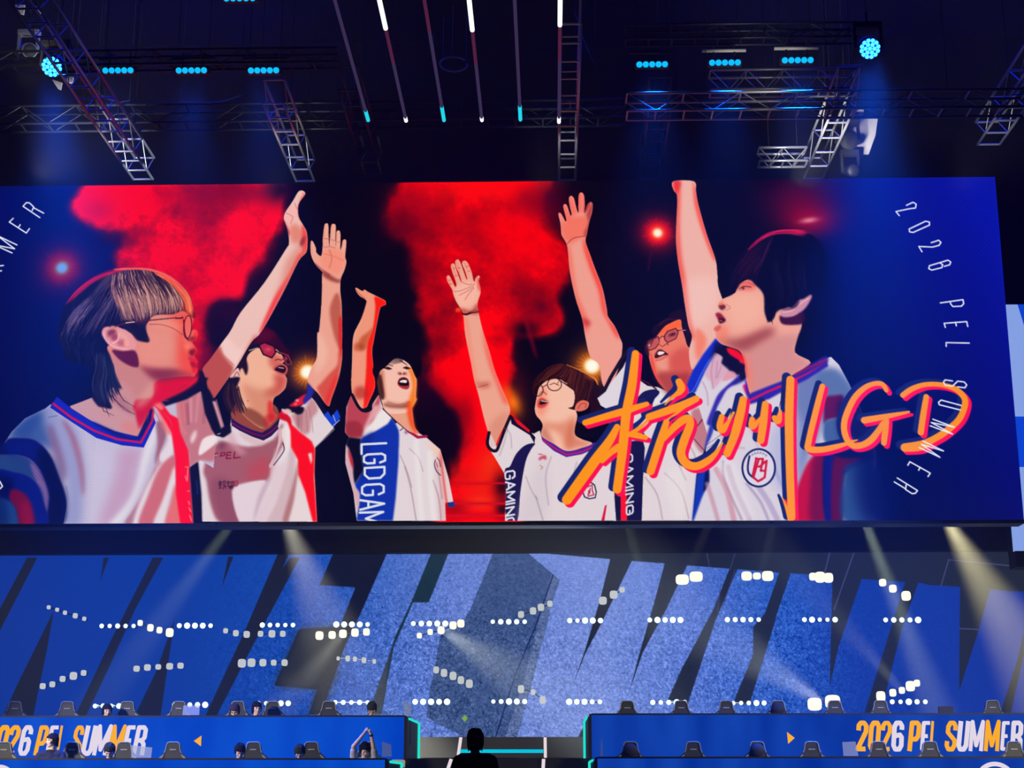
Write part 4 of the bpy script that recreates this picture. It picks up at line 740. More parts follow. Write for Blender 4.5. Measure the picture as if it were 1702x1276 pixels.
poly(L_(178,705, 210,690, 240,715, 215,742, 190,735), (96, 20, 26), 1.4, .9); stroke(L_(240,690, 275,720, 240,742), 1.4, (206, 110, 96), .8, smooth=True); poly(L_(176,690, 205,665, 225,690, 190,705), (250, 130, 110), 1.2, .8)
poly(L_(152,775, 190,768, 225,805, 236,835, 190,856, 178,830), (150, 26, 46), .6); poly(L_(178,815, 222,812, 234,836, 192,855), (60, 8, 18), .6); stroke(L_(185,828, 205,835), 1.6, (190, 120, 120), .8); poly(L_(138,900, 185,872, 200,890, 170,925), (216, 90, 80), 1.2, .9)
stroke(L_(355,560, 390,540, 450,545), 1.6, (70, 14, 24), .9, smooth=True); blob(*L_(385,556)[0], 2, 2, (50, 10, 20), .95); stroke(L_(345,575, 390,568), 1, (190, 60, 60), .7); stroke(L_(350,520, 420,505, 480,535), 1.4, (190, 50, 56), .7, smooth=True)
# hair, ear
hm = poly(L_(328,575, 262,622, 246,560, 258,450, 288,315, 400,238, 470,170, 560,92, 680,68, 850,70, 960,100, 1060,200, 1085,380, 1060,540, 985,620, 960,700, 1000,760, 900,1000, 850,1060, 825,1105, 850,980, 885,880, 880,800, 800,720, 720,740, 700,740, 662,770, 632,830, 602,842, 568,760, 558,610, 480,520, 452,492, 382,488), (3, 3, 30), 1, own='p6_hair')
poly(L_(880,300, 1080,200, 1140,560, 1000,760, 900,700), (2, 4, 58), 14, .8)
hair([L_(470,180, 400,260, 290,400, 262,600), L_(560,120, 470,280, 400,400, 340,540), L_(640,120, 560,300, 500,420, 480,500)], 70, [(70, 8, 40), (40, 6, 40), (20, 4, 34), (90, 30, 60)], 1, clip=hm, seed=31, alpha=.4, jit=2.5, t0=(0, .5), t1=(.5, 1.))
hair([L_(640,260, 640,420, 680,600, 640,780), L_(760,240, 760,420, 800,560, 780,690), L_(880,260, 900,420, 900,560, 860,640)], 80, [(8, 14, 56), (24, 24, 70), (2, 2, 24), (40, 36, 80)], 1, clip=hm, seed=32, alpha=.28, jit=3.5, t0=(0, .6), t1=(.5, 1.))
hair([L_(430,235, 480,180, 560,105, 700,75), L_(470,190, 580,100, 720,75, 860,80), L_(560,110, 700,72, 850,75, 960,105)], 46, [(190, 6, 66), (150, 6, 60), (226, 40, 90), (90, 4, 50)], 1, seed=33, alpha=.6, jit=1.2)
blob(*L_(850,85)[0], 12, 4, (236, 30, 80), .7)
hair([L_(600,620, 590,720, 600,840), L_(690,640, 660,720, 630,830)], 24, [(4, 3, 26)], 1.6, own='p6_hair', seed=34)
poly(L_(700,790, 800,795, 880,755, 912,800, 895,850, 850,868, 720,862), (50, 6, 42), 1.2, .95)
poly(L_(704,770, 715,742, 800,722, 862,660, 900,648, 962,612, 962,650, 900,742, 800,796, 722,802), (206, 140, 160), .6, own='p6'); stroke(L_(720,760, 800,745, 880,680, 940,640), 1.6, (246, 196, 196), .8, smooth=True); poly(L_(720,740, 800,715, 862,660, 840,720, 760,742), (40, 10, 40), 1.4, .7)
# collar
poly(M_(1112,290, 1130,245, 1270,190, 1400,140, 1560,50, 1700,-30, 1720,40, 1560,140, 1380,230, 1270,290, 1120,330), (46, 34, 164), .6, own='p6_jersey', smooth=False); stroke(M_(1115,300, 1250,235, 1380,180, 1560,90, 1690,10), 4, (200, 20, 90), .95)
poly(N_(190,40, 260,0, 340,-40, 350,10, 280,50, 100,130), (40, 32, 150), 1.2, .7); stroke(N_(100,100, 200,50, 330,-10), 3.4, (150, 14, 80), .9)


# ---- brush title: navy under-stroke, pink-red under-stroke, orange stroke on top
TITLE = [  # (points, widths)
 (I_(1175,32, 1150,250, 1110,450, 1085,700, 1045,990), [12, 15, 15, 15, 14]), (I_(820,520, 950,480, 1090,440, 1255,388), [10, 11, 12, 8]),
 (I_(1045,550, 990,650, 880,800, 690,1065), [10, 14, 17, 16]), (I_(1060,690, 1000,730, 940,790), [12, 10, 8]), (I_(1110,600, 1180,608, 1245,625), [8, 10, 8]), (I_(1150,595, 1220,540, 1276,490), [8, 4, 3]),
 (M_(585,155, 605,200, 595,225), [11, 13, 11]), (M_(590,235, 540,270, 480,330), [10, 5, 2]), (M_(360,422, 500,375, 620,330, 715,285), [12, 13, 13, 11]), (M_(620,350, 560,400, 500,440), [6, 4, 2]), (M_(345,450, 290,510, 235,550), [5, 4, 3]),
 (M_(490,462, 440,620, 370,835), [10, 13, 13]), (M_(470,590, 560,490, 640,435, 670,450, 665,500, 625,600, 600,700, 640,775, 720,795, 810,750, 870,690, 915,620), [8, 12, 13, 12, 13, 14, 14, 14, 13, 11, 7, 3]),
 (M_(910,420, 895,490, 915,520, 960,460, 1000,390), [9, 11, 12, 6, 4]), (M_(1072,290, 1050,400, 1010,550, 950,700), [12, 14, 14, 12]), (M_(1140,440, 1140,490, 1165,480, 1200,430), [9, 12, 8, 4]), (M_(1240,325, 1225,460, 1205,600), [11, 13, 12]),
 (M_(1310,430, 1335,450, 1355,380), [9, 12, 5]), (M_(1430,140, 1420,420, 1425,800, 1440,1180), [13, 14, 13, 12]), (M_(1432,1195, 1405,1120, 1370,1035), [10, 6, 2]),
 (N_(305,190, 265,340, 200,610, 205,665, 300,670, 400,650, 490,625), [9, 10, 10, 11, 10, 9, 6]), (N_(790,222, 760,175, 700,170, 620,205, 540,290, 475,440, 475,550, 520,630, 590,640, 680,590, 770,465), [7, 8, 8, 9, 10, 10, 10, 10, 10, 11, 8]), (N_(500,615, 570,597), [6, 2]),
 (N_(622,448, 780,420, 960,385), [11, 9, 4]), (N_(790,450, 780,540, 770,620), [9, 10, 9]), (N_(915,258, 980,212, 1080,178, 1200,178, 1310,210, 1375,270, 1385,330, 1340,440, 1230,540, 1130,600, 1050,640, 930,655), [9, 9, 8, 8, 9, 10, 10, 10, 11, 11, 16, 14]), (N_(1092,270, 1070,400, 1050,540), [9, 10, 10])]
for dx, dy, c, g in ((-6.5, -4.5, (20, 34, 104), 2.2), (5, 4.5, (255, 12, 78), 1.2), (0, 0, (255, 148, 8), 0)):
    for p, w in TITLE:
        stroke([(x+dx, y+dy) for x, y in p], [v+g for v in w], c, own='title', smooth=True)
# dry-brush scratches
for p in ((1380,205, 1350,330), (1372,230, 1345,350), (1390,220, 1362,340)): stroke(M_(*p), .9, (20, 20, 60), .8)
for p in ((790,640, 900,560), (800,660, 890,600)): stroke(M_(*p), .8, (20, 30, 90), .7)
halftone(1380, 630, 1620, 770, 1400, 1450, (190, 110, 14), .5, 6, clip=(OWN == OWNERS.index('title')).astype(np.float32)*(IMG[..., 1] > 120))

# ---- ring lettering in thin white strokes
RING = [O_(412,198, 455,178, 475,190, 470,215, 430,220, 345,238, 366,264), O_(430,350, 535,300, 560,305, 560,325, 455,372, 432,368, 430,350), O_(572,438, 620,422, 634,436, 622,455, 580,466, 492,462, 512,496),
        O_(655,590, 690,580, 697,562, 680,550, 560,586, 556,605, 575,614, 640,598, 645,578, 630,570), O_(630,825, 776,804, 780,830, 765,846, 710,848, 696,830, 694,818), O_(662,982, 655,956, 800,945, 806,976), O_(728,950, 733,972), O_(668,1104, 668,1080, 816,1083),
        N_(1290,150, 1235,142, 1222,160, 1235,182, 1290,190, 1330,152, 1380,158, 1398,180, 1385,202, 1330,195), N_(1358,336, 1205,295, 1185,312, 1190,330, 1350,370), N_(1142,440, 1305,500, 1130,465, 1290,552, 1122,490), N_(1068,606, 1222,680, 1055,630, 1195,728, 1040,655),
        N_(952,788, 968,762, 1122,848, 1105,874), N_(1045,805, 1034,826), N_(872,885, 1025,980, 1010,1000, 985,1004, 935,972, 940,935), N_(850,915, 932,965),
        P_(325,302, 188,210, 215,180, 240,182, 275,215, 262,245), P_(275,222, 356,266), P_(108,308, 76,338, 215,428, 240,392), P_(150,383, 165,360), P_(138,525, -20,450, 118,556), P_(98,590, -45,525, 118,556), P_(-30,700, 28,692), P_(-30,745, 12,735), X_(0,800, 4,808, 0,812)]
RING_OF = [0, 1, 2, 3, 4, 5, 5, 6, 7, 8, 9, 10, 11, 11, 12, 12, 13, 13, 14, 14, 15, 16, 18, 19, 17]
for k, p in zip(RING_OF, RING): stroke(p, 2.05, (236, 240, 250), own=f'ring{k}', soft=1.1)
# faint LED row and column structure
IMG *= (1-.02*((np.arange(CH) % 4) == 0))[:, None, None].astype(np.float32)
IMG *= (1-.018*((np.arange(CW) % 4) == 0))[None, :, None].astype(np.float32)
np.clip(IMG, 0, 255, out=IMG)
# </PICTURE>
# ---------------------------------------------------------------- helpers
def smat(name, col, rough=.6, metal=0., var=.12, scale=6., spec=.4):
    m = bpy.data.materials.new(name); m.use_nodes = True; t = m.node_tree; b = t.nodes['Principled BSDF']
    n = t.nodes.new('ShaderNodeTexNoise'); n.inputs['Scale'].default_value = scale; n.inputs['Detail'].default_value = 4
    tc = t.nodes.new('ShaderNodeTexCoord'); t.links.new(tc.outputs['Object'], n.inputs['Vector'])
    mx = t.nodes.new('ShaderNodeMix'); mx.data_type = 'RGBA'
    mx.inputs[6].default_value = (*[c*(1-var) for c in col], 1); mx.inputs[7].default_value = (*[min(1, c*(1+var)) for c in col], 1)
    t.links.new(n.outputs['Fac'], mx.inputs[0]); t.links.new(mx.outputs[2], b.inputs['Base Color'])
    b.inputs['Roughness'].default_value = rough; b.inputs['Metallic'].default_value = metal; b.inputs['Specular IOR Level'].default_value = spec
    return m

GAIN = 1/math.exp(-HAZE*30)
def s2l(c):
    c = np.asarray(c, float)/255.
    return np.where(c <= .04045, c/12.92, ((c+.055)/1.055)**2.4)
def emat(name, rgb, strength=1., sample=False):
    m = bpy.data.materials.new(name); m.use_nodes = True; t = m.node_tree; t.nodes.clear()
    o = t.nodes.new('ShaderNodeOutputMaterial'); e = t.nodes.new('ShaderNodeEmission')
    e.inputs['Color'].default_value = (*s2l(rgb), 1); e.inputs['Strength'].default_value = strength*GAIN
    t.links.new(e.outputs[0], o.inputs['Surface'])
    if not sample: m.cycles.emission_sampling = 'NONE'
    return m

class MB:
    """collects shapes in world coordinates, then links them as one mesh"""
    def __init__(s): s.v = []; s.f = []
    def add(s, v, f):
        o = len(s.v); s.v += [tuple(p) for p in v]; s.f += [tuple(i+o for i in q) for q in f]; return s
    def box(s, c, d, R=None):
        c = Vector(c); h = Vector(d)/2
        p = [Vector((x*h.x, y*h.y, z*h.z)) for x in (-1, 1) for y in (-1, 1) for z in (-1, 1)]
        p = [c+(R @ q if R else q) for q in p]
        return s.add(p, [(0, 1, 3, 2), (4, 6, 7, 5), (0, 4, 5, 1), (2, 3, 7, 6), (0, 2, 6, 4), (1, 5, 7, 3)])
    def tube(s, a, b, r, n=8, r2=None):
        a, b = Vector(a), Vector(b); d = (b-a).normalized(); r2 = r if r2 is None else r2
        u = d.orthogonal().normalized(); w = d.cross(u)
        ring = [u*math.cos(2*math.pi*k/n)+w*math.sin(2*math.pi*k/n) for k in range(n)]
        p = [a+q*r for q in ring]+[b+q*r2 for q in ring]
        return s.add(p, [(k, (k+1) % n, n+(k+1) % n, n+k) for k in range(n)]+[tuple(range(n-1, -1, -1)), tuple(range(n, 2*n))])
    def path(s, pts, r, n=8):
        for a, b in zip(pts[:-1], pts[1:]): s.tube(a, b, r, n)
        return s
    def disc(s, c, nrm, r, n=20, dome=0.):
        c = Vector(c); d = Vector(nrm).normalized(); u = d.orthogonal().normalized(); w = d.cross(u)
        p = []; K = 4 if dome else 1
        for k in range(K):
            rr = r*math.cos(k/K*math.pi/2) if dome else r; hh = dome*math.sin(k/K*math.pi/2)
            p += [c+u*rr*math.cos(2*math.pi*i/n)+w*rr*math.sin(2*math.pi*i/n)+d*hh for i in range(n)]
        p.append(c+d*dome); f = []
        for k in range(K-1): f += [(k*n+i, k*n+(i+1) % n, (k+1)*n+(i+1) % n, (k+1)*n+i) for i in range(n)]
        f += [((K-1)*n+i, (K-1)*n+(i+1) % n, K*n) for i in range(n)]
        return s.add(p, f)
    def prism(s, outline, y0, y1):
        """outline of (x, z) points extruded along y"""
        n = len(outline)
        p = [(x, y0, z) for x, z in outline]+[(x, y1, z) for x, z in outline]
        return s.add(p, [tuple(range(n)), tuple(range(2*n-1, n-1, -1))]+[(k, n+k, n+(k+1) % n, (k+1) % n) for k in range(n)])
    def ball(s, c, r, n=10, m=7):
        c = Vector(c); r = Vector((r, r, r)) if not hasattr(r, '__len__') else Vector(r); p = []; f = []
        for i in range(m+1):
            th = math.pi*i/m
            for k in range(n):
                ph = 2*math.pi*k/n; p.append(c+Vector((r.x*math.sin(th)*math.cos(ph), r.y*math.sin(th)*math.sin(ph), r.z*math.cos(th))))
        for i in range(m):
            for k in range(n): f.append((i*n+k, (i+1)*n+k, (i+1)*n+(k+1) % n, i*n+(k+1) % n))
        return s.add(p, f)
    def capsule(s, a, b, r, r2=None, n=10):
        r2 = r if r2 is None else r2
        return s.tube(a, b, r, n, r2).ball(a, r, n, 6).ball(b, r2, n, 6)
    def build(s, name, mat, parent=None, smooth=False, bevel=0.):
        me = bpy.data.meshes.new(name); o = Vector(parent.matrix_world.translation) if parent is not None else Vector((0, 0, 0))
        me.from_pydata([tuple(Vector(p)-o) for p in s.v], [], s.f)
        bm = bmesh.new(); bm.from_mesh(me); bmesh.ops.recalc_face_normals(bm, faces=bm.faces)
        if bevel: bmesh.ops.bevel(bm, geom=list(bm.edges), offset=bevel, segments=2, affect='EDGES', clamp_overlap=True)
        bm.to_mesh(me); bm.free()
        if smooth: me.polygons.foreach_set('use_smooth', [True]*len(me.polygons))
        me.materials.append(mat)
        ob = bpy.data.objects.new(name, me); COL.objects.link(ob)
        if parent is not None: ob.parent = parent
        return ob

def tag(o, label=None, cat=None, group=None, kind=None):
    for k, v in (('label', label), ('category', cat), ('group', group), ('kind', kind)):
        if v: o[k] = v
    return o
def thing(name, loc, label, cat, group=None):
    o = bpy.data.objects.new(name, None); COL.objects.link(o); o.location = loc; o.empty_display_size = .2
    o.matrix_world = Matrix.Translation(loc)
    return tag(o, label, cat, group)
def copy_tree(o, parent=None):
    c = o.copy(); COL.objects.link(c)
    if parent is not None: c.parent = parent
    for ch in list(o.children): copy_tree(ch, c)
    return c

M_BLACK = smat('matte_black', (.006, .006, .009), .7)
M_DRAPE = smat('dark_drape', (.003, .004, .012), .9, scale=2)
M_FLOOR = smat('stage_floor', (.010, .011, .014), .35, scale=3)
M_ALU = smat('aluminium', (.34, .35, .37), .4, .6)
M_ALUD = smat('dull_aluminium', (.045, .05, .065), .5, .7)
M_HOUSE = smat('fixture_black', (.02, .02, .025), .45)
M_PALE = smat('pale_board', (.55, .52, .46), .7, scale=3)
M_GREY = smat('dark_grey_panel', (.02, .021, .023), .55)

# ---------------------------------------------------------------- the hall
def struct(name, c, d, m):
    return tag(MB().box(c, d).build(name, m), kind='structure')
struct('floor', (0, 20, -.1), (70, 60, .2), M_FLOOR)
struct('wall_back', (0, 44, 12), (70, .3, 24), M_DRAPE)
struct('wall_left', (-30, 20, 12), (.3, 60, 24), M_DRAPE)
struct('wall_right', (30, 20, 12), (.3, 60, 24), M_DRAPE)
struct('ceiling', (0, 20, 24.1), (70, 60, .2), M_DRAPE)

# ---------------------------------------------------------------- LED pixel grids
def led_mat(name, strength):
    m = bpy.data.materials.new(name); m.use_nodes = True; t = m.node_tree; t.nodes.clear()
    o = t.nodes.new('ShaderNodeOutputMaterial'); e = t.nodes.new('ShaderNodeEmission'); a = t.nodes.new('ShaderNodeVertexColor')
    a.layer_name = 'led'; e.inputs['Strength'].default_value = strength
    t.links.new(a.outputs['Color'], e.inputs['Color']); t.links.new(e.outputs[0], o.inputs['Surface'])
    m.cycles.emission_sampling = 'NONE'
    return m

def led_part(name, sel, img, x0, z1, pitch, y, mat, parent):
    """the LED pixels of one depicted element, as one flat mesh on the screen's grid"""
    h, w = sel.shape
    q = np.argwhere(sel[:-1, :-1])
    if not len(q): return None
    base = q[:, 0]*w+q[:, 1]
    quad = np.stack([base, base+w, base+w+1, base+1], 1)
    ids, inv = np.unique(quad, return_inverse=True); inv = inv.reshape(-1)
    r, c = ids//w, ids % w
    o = parent.matrix_world.translation if parent is not None else Vector()
    while parent is not None and parent.parent is not None and False: pass
    co = np.stack([x0+c*pitch, np.full(len(ids), y), z1-r*pitch], 1)-np.array(o)
    me = bpy.data.meshes.new(name); n = len(quad)
    me.vertices.add(len(ids)); me.vertices.foreach_set('co', co.astype(np.float32).ravel())
    me.loops.add(n*4); me.loops.foreach_set('vertex_index', inv.astype(np.int32))
    me.polygons.add(n); me.polygons.foreach_set('loop_start', np.arange(0, n*4, 4, dtype=np.int32))
    me.update(calc_edges=True)
    at_ = me.color_attributes.new('led', 'FLOAT_COLOR', 'POINT')
    rgba = np.ones((len(ids), 4), np.float32); rgba[:, :3] = s2l(img[r, c])
    at_.data.foreach_set('color', rgba.ravel())
    me.materials.append(mat)
    ob = bpy.data.objects.new(name, me); COL.objects.link(ob)
    if parent is not None: ob.parent = parent
    return ob

M_LED = led_mat('led_picture', GAIN)
scr = thing('led_screen', ((SX0+SX1)/2, SY, SZ0), 'huge main LED screen showing six cheering players in white jerseys against red smoke', 'screen')
bgp = led_part('picture_background', OWN == 0, IMG, SX0, SZ1, PITCH, SY, M_LED, scr)
PEOPLE = {'p1': 'person with blond-streaked dark hair, round glasses and raised arm, at left of the picture', 'p2': 'person with black glasses, open mouth and raised palm, second from left in the picture',
          'p3': 'person with black hair and blue-panelled jersey looking up, third from left in the picture', 'p4': 'person with round glasses, bracelet and spread hand, fourth from left in the picture',
          'p5': 'person with glasses and tall raised arm, behind the lettering in the picture', 'p6': 'black-haired person in profile with chest emblem, at right of the picture'}
pid = lambda n: OWN == OWNERS.index(n)
for k, lab in PEOPLE.items():
    po = led_part('pictured_person', pid(k), IMG, SX0, SZ1, PITCH, SY, M_LED, scr); po['label'] = lab
    for part in ('hair', 'jersey', 'glasses'):
        nm = f'{k}_{part}'
        if nm in OWNERS:
            ob = led_part(part, pid(nm), IMG, SX0, SZ1, PITCH, SY, M_LED, scr)
            if ob is not None: ob.parent = po
tag(led_part('title_lettering', pid('title'), IMG, SX0, SZ1, PITCH, SY, M_LED, scr), 'orange brush lettering with pink and navy edges')
for nm in [n for n in OWNERS if n.startswith('ring')]: led_part('ring_letter', pid(nm), IMG, SX0, SZ1, PITCH, SY, M_LED, scr)
w_ = SX1-SX0; cx = (SX0+SX1)/2; cz = (SZ0+SZ1)/2
MB().box((cx, SY+.2, cz), (w_, .36, SZ1-SZ0-.01)).build('cabinet', M_BLACK, scr)
fr = MB(); fr.box((cx, SY+.17, SZ0-.035), (w_, .42, .07)); fr.build('bottom_rail', M_GREY, scr)
for px in (-30, 105, 228, 352, 487, 622, 757, 888, 1020, 1152, 1290, 1426, 1560):
    p = at(px, 868, SY-.06); MB().box((p.x, SY-.06, SZ0-.03), (.16, .04, .035)).build('bracket', M_ALUD, scr)

# second screen to the right, further back
Y2 = 33.0
q = [at(1640, 506, Y2), at(1760, 506, Y2), at(1760, 918, Y2), at(1684, 918, Y2)]
xL, xR = at(1681, 880, Y2).x, at(1800, 700, Y2).x; zT, zB = at(1680, 506, Y2).z, at(1690, 917, Y2).z
s2 = thing('side_screen', (xL, Y2, zB), 'pale blue LED screen behind the right edge of the main screen', 'screen')
MB().box(((xL+xR)/2, Y2+.2, (zT+zB)/2), (xR-xL, .35, zT-zB)).build('cabinet', M_BLACK, s2)
E_PALE = emat('side_led_pale', (132, 160, 226)); E_BLU = emat('side_led_blue', (10, 66, 205))
def quad_px(pts, Y, dy=0.): return [(p.x, Y+dy, p.z) for p in (at(a, b, Y) for a, b in pts)]
def flat(name, pts, m, parent): return MB().add(pts, [tuple(range(len(pts)))]).build(name, m, parent)
zA, zC = at(1690, 692, Y2).z, at(1695, 776, Y2).z
flat('display', [(xL, Y2, zB), (xR, Y2, zB), (xR, Y2, zC), (xL, Y2, zC)], E_PALE, s2)
flat('display', [(xL, Y2, zC), (xR, Y2, zC), (xR, Y2, zA), (xL, Y2, zA)], E_BLU, s2)
flat('display', [(xL, Y2, zA), (xR, Y2, zA), (xR, Y2, zT), (xL, Y2, zT)], E_PALE, s2)
flat('display_graphic', quad_px([(1691, 506), (1730, 506), (1730, 620), (1703, 545)], Y2, -.01), E_BLU, s2)
MB().box(((xL+xR)/2, Y2+.1, zB-.17), (xR-xL, .5, .34)).build('bottom_rail', M_BLACK, s2)

# ---------------------------------------------------------------- LED wall behind the stage: big slanted letters in blue
WY = 34.0
WP = .0133
_tl, _br = at(-60, 912, WY), at(1770, 1226, WY)
WX0, WX1, WZ0, WZ1 = _tl.x, _br.x, at(700, 1225.5, WY).z, at(850, 914, WY).z
CW = int((WX1-WX0)/WP)+1; CH = int((WZ1-WZ0)/WP)+1
SX0, SX1, SZ0, SZ1, SY, PITCH = WX0, WX1, WZ0, WZ1, WY, WP
IMG = np.zeros((CH, CW, 3), np.float32); OWN = np.zeros((CH, CW), np.int16); OWNERS = ['wall']
T1 = frame(0, 860, 3.0674); T2 = frame(430, 860, 3.0674); T3 = frame(860, 860, 3.0674); T4 = frame(1272, 860, 3.0674)
def sp(pts, c, blur=0, alpha=1.): return poly(pts, c, blur, alpha, smooth=False)
IMG[:] = (8, 54, 152)
cols = np.interp(WX0+np.arange(CW)*WP, [at(x, 1000, WY).x for x in (0, 300, 520, 640, 760, 1000, 1150, 1300, 1420, 1700)], range(10))
ramp = np.array([(6, 50, 146), (8, 56, 152), (20, 74, 172), (66, 104, 192), (100, 126, 205), (116, 140, 214), (84, 116, 204), (36, 86, 184), (16, 58, 160), (14, 50, 152)], float)
IMG[:] = np.stack([np.interp(cols, range(10), ramp[:, k]) for k in range(3)], 1)[None]
lit = IMG.copy()
DK = (24, 28, 38); DK2 = (30, 37, 50)
MID = (58, 82, 132)
sp(T2(1197,180, 1369,178, 1536,320, 1500,430, 1390,860, 1320,1115, 1040,1115, 855,1020, 880,850, 930,600, 1050,520, 1080,470), MID)
sp(T3(50,178, 217,320, 180,430, 70,860, 0,1120, -300,1120, -20,420), MID); sp(T3(175,290, 217,320, 180,430, 70,860, 0,1120, -60,1120, 40,800), (84, 104, 152))
stroke(T3(182,292, 90,560, -10,800, -110,1115), 2, (14, 26, 84))
for p in ((140,205, 192,205, 0,580, -60,700, -60,590, 0,468), (530,205, 557,205, 512,325), (780,205, 834,205, 690,470, 560,760, 440,1012, 385,1012, 560,640), (275,478, 240,680, 170,1015, 15,1015, 100,830), (1165,200, 1192,200, 1133,355),
          (1480,205, 1530,205, 1319,600, 1105,1012, 1048,1012, 1300,470), (892,515, 880,600, 820,1012, 688,1012, 800,780)): sp(T1(*p), DK)
sp(T2(98,188, 156,188, 10,505, -110,745, -130,720), DK)
sp(T2(380,186, 655,184, 530,470, 440,660, 318,1004, 256,1004, 300,878, 80,858, 205,575, 225,568, 415,556, 495,357, 312,345), (16, 22, 44)); sp(T2(205,575, 225,568, 415,556, 440,600, 400,800, 318,1004, 256,1004, 300,878, 80,858), (46, 50, 52), 6, .8)
sp(T2(880,183, 970,182, 868,434, 788,434, 735,560, 690,660, 628,1004, 558,1004, 660,720, 700,600, 780,430), (22, 48, 66)); sp(T2(690,640, 660,760, 628,1004, 558,1004, 660,720), (44, 56, 74))
sp(T3(50,176, 478,213, 585,222, 755,235, 865,245, 1088,262, 1319,280, 1475,290, 1640,305, 1840,320, 2060,335, 2100,345, 2345,360, 2500,375, 2750,384, 2750,100, 50,100), DK2)
for p in ((478,200, 585,210, 585,222, 430,540, 350,690, 282,862, 345,680, 420,430), (755,225, 867,235, 867,245, 760,470, 640,690, 570,895, 625,690, 700,430), (1088,250, 1122,255, 1122,267, 1010,530, 870,950, 768,930, 840,770, 1000,470), (1319,370, 1319,520, 1185,950, 1100,950, 1240,610), (310,1120, 372,1005, 372,1120)): sp(T3(*p), DK2)
for p in ((75,275, 132,282, 0,672, -60,760, -60,560, 0,488), (345,290, 492,310, 492,318, 375,660, 330,865, 336,600), (718,318, 782,335, 700,560, 590,995, 508,995, 640,570), (995,350, 1148,368, 1085,590, 990,885, 992,600), (1319,585, 1319,700, 1255,995, 1200,995, 1290,720), (1319,400, 1500,410, 1500,200, 1319,200)): sp(T4(*p), DK2)
for p in ((965,180, 980,250), (1110,180, 1085,260), (1110,265, 1030,510), (1040,300, 1020,480)): stroke(T3(*p), 1.4, (70, 76, 130), .7)
for p in ((330,175, 300,290), (455,170, 350,470), (935,215, 895,350), (935,215, 1250,245), (990,565, 1085,570)): stroke(T4(*p), 1.5, (84, 86, 140), .8)
stroke(T4(-300,175, 330,172), 1.2, (60, 66, 90), .6)
# sparkle noise running through the middle of the picture
n = np.random.default_rng(3).standard_normal((CH, CW)).astype(np.float32); n = .75*n+1.1*box_blur(n, 1)*3*.5
amt = np.interp(cols, range(10), [0, 0, .7, 1.1, 1.1, .75, 1.0, 1.1, .25, 0])[None]
bright = np.clip((IMG[..., 2]-40)/120, .12, 1)
rowk = np.interp(np.arange(CH)/CH, [0, .25, .5, 1], [.45, .6, 1, 1])[:, None]
IMG += (n*amt*bright*rowk)[..., None]*np.array((20, 20, 24), np.float32)
poly(X_(768,1194, 773,1188, 778,1194, 773,1200), (120, 176, 60), smooth=False)
IMG *= (1-.05*((np.arange(CH) % 4) == 0))[:, None, None].astype(np.float32)
np.clip(IMG, 0, 255, out=IMG)
wall = thing('led_wall', ((WX0+WX1)/2, WY, WZ0), 'wide LED wall behind the desks showing huge slanted blue letters', 'screen')
led_part('display', np.ones((CH, CW), bool), IMG, WX0, WZ1, WP, WY, M_LED, wall)
MB().box(((WX0+WX1)/2, WY+.2, (WZ0+WZ1)/2), (WX1-WX0, .36, WZ1-WZ0)).build('cabinet', M_BLACK, wall)
# dark header over the wall, and the riser the wall stands on
hx1 = at(1690, 900, 33.7).x; zt, zb = at(850, 840, 33.7).z, at(850, 917, 33.7).z
tag(MB().box(((WX0+hx1)/2, 33.85, (zt+zb)/2), (hx1-WX0, .26, zt-zb)).build('trim_1', M_DRAPE), kind='structure')
tag(MB().box(((WX0+WX1)/2, 34.4, (WZ0)/2), (WX1-WX0, 1.6, WZ0)).build('trim_2', M_GREY), kind='structure')
# ---------------------------------------------------------------- rigging above the screen
TZ = 14.25
M_WIRE = smat('hoist_wire', (.01, .01, .012), .7)
def hang(t, p, r=.007):
    return MB().tube(p, (p[0], p[1], 23.97), r, 5).build('hoist_wire', M_WIRE, t)
def truss(name, a, b, w, h, nbay, m, label, group=None, dims=.028):
    """box truss between a and b (top-frame centre line), w wide, h deep, with chords, rungs and diagonals as parts"""
    a, b = Vector(a), Vector(b); d = (b-a).normalized(); s = d.cross(Vector((0, 0, 1))).normalized()
    t = thing(name, (a+b)/2, label, 'truss', group)
    up = Vector((0, 0, 1))
    c = [s*(w/2), s*(-w/2), s*(w/2)+up*h, s*(-w/2)+up*h]
    for k in c: MB().tube(a+k, b+k, dims, 8).build('chord', m, t, smooth=True)
    L = (b-a).length
    for i in range(nbay+1):
        p = a+d*(L*i/nbay)
        MB().tube(p+c[0], p+c[1], dims*.75, 6).build('rung', m, t)
        if i % 2 == 0: MB().tube(p+c[2], p+c[3], dims*.7, 6).build('rung', m, t)
        if i < nbay:
            q = a+d*(L*(i+1)/nbay)
            for k in (0, 1):
                (u, v) = (p+c[k], q+c[k+2]) if i % 2 else (p+c[k+2], q+c[k])
                MB().tube(u, v, dims*.4, 5).build('diagonal', m, t)
    for f in (.2, .8): hang(t, a+d*(L*f)+up*h+s*(w/2))
    return t
def depth_truss(name, l0, r0, l1, nbay, m, label, z=TZ, h=.5, group='trusses running towards the audience'):
    """truss running towards the screen: near left/right chord pixels and far left chord pixel"""
    L0, R0, L1 = lev(*l0, z), lev(*r0, z), lev(*l1, z)
    w = R0.x-L0.x
    return truss(name, (L0.x+w/2, L0.y, z), (L0.x+w/2, L1.y, z), w, h, nbay, m, label, group)
G1 = 'trusses running towards the audience'
depth_truss('truss', (8, -10), (50, -10), (208, 298), 16, M_ALU, 'bright truss running back behind the left blue moving head')
depth_truss('truss', (437, 172), (471, 172), (490, 301), 6, M_ALU, 'dim truss left of the light tubes with one bright edge')
depth_truss('truss', (563, 150), (594, 150), (606, 290), 6, M_ALUD, 'dark truss behind the leftmost light tubes')
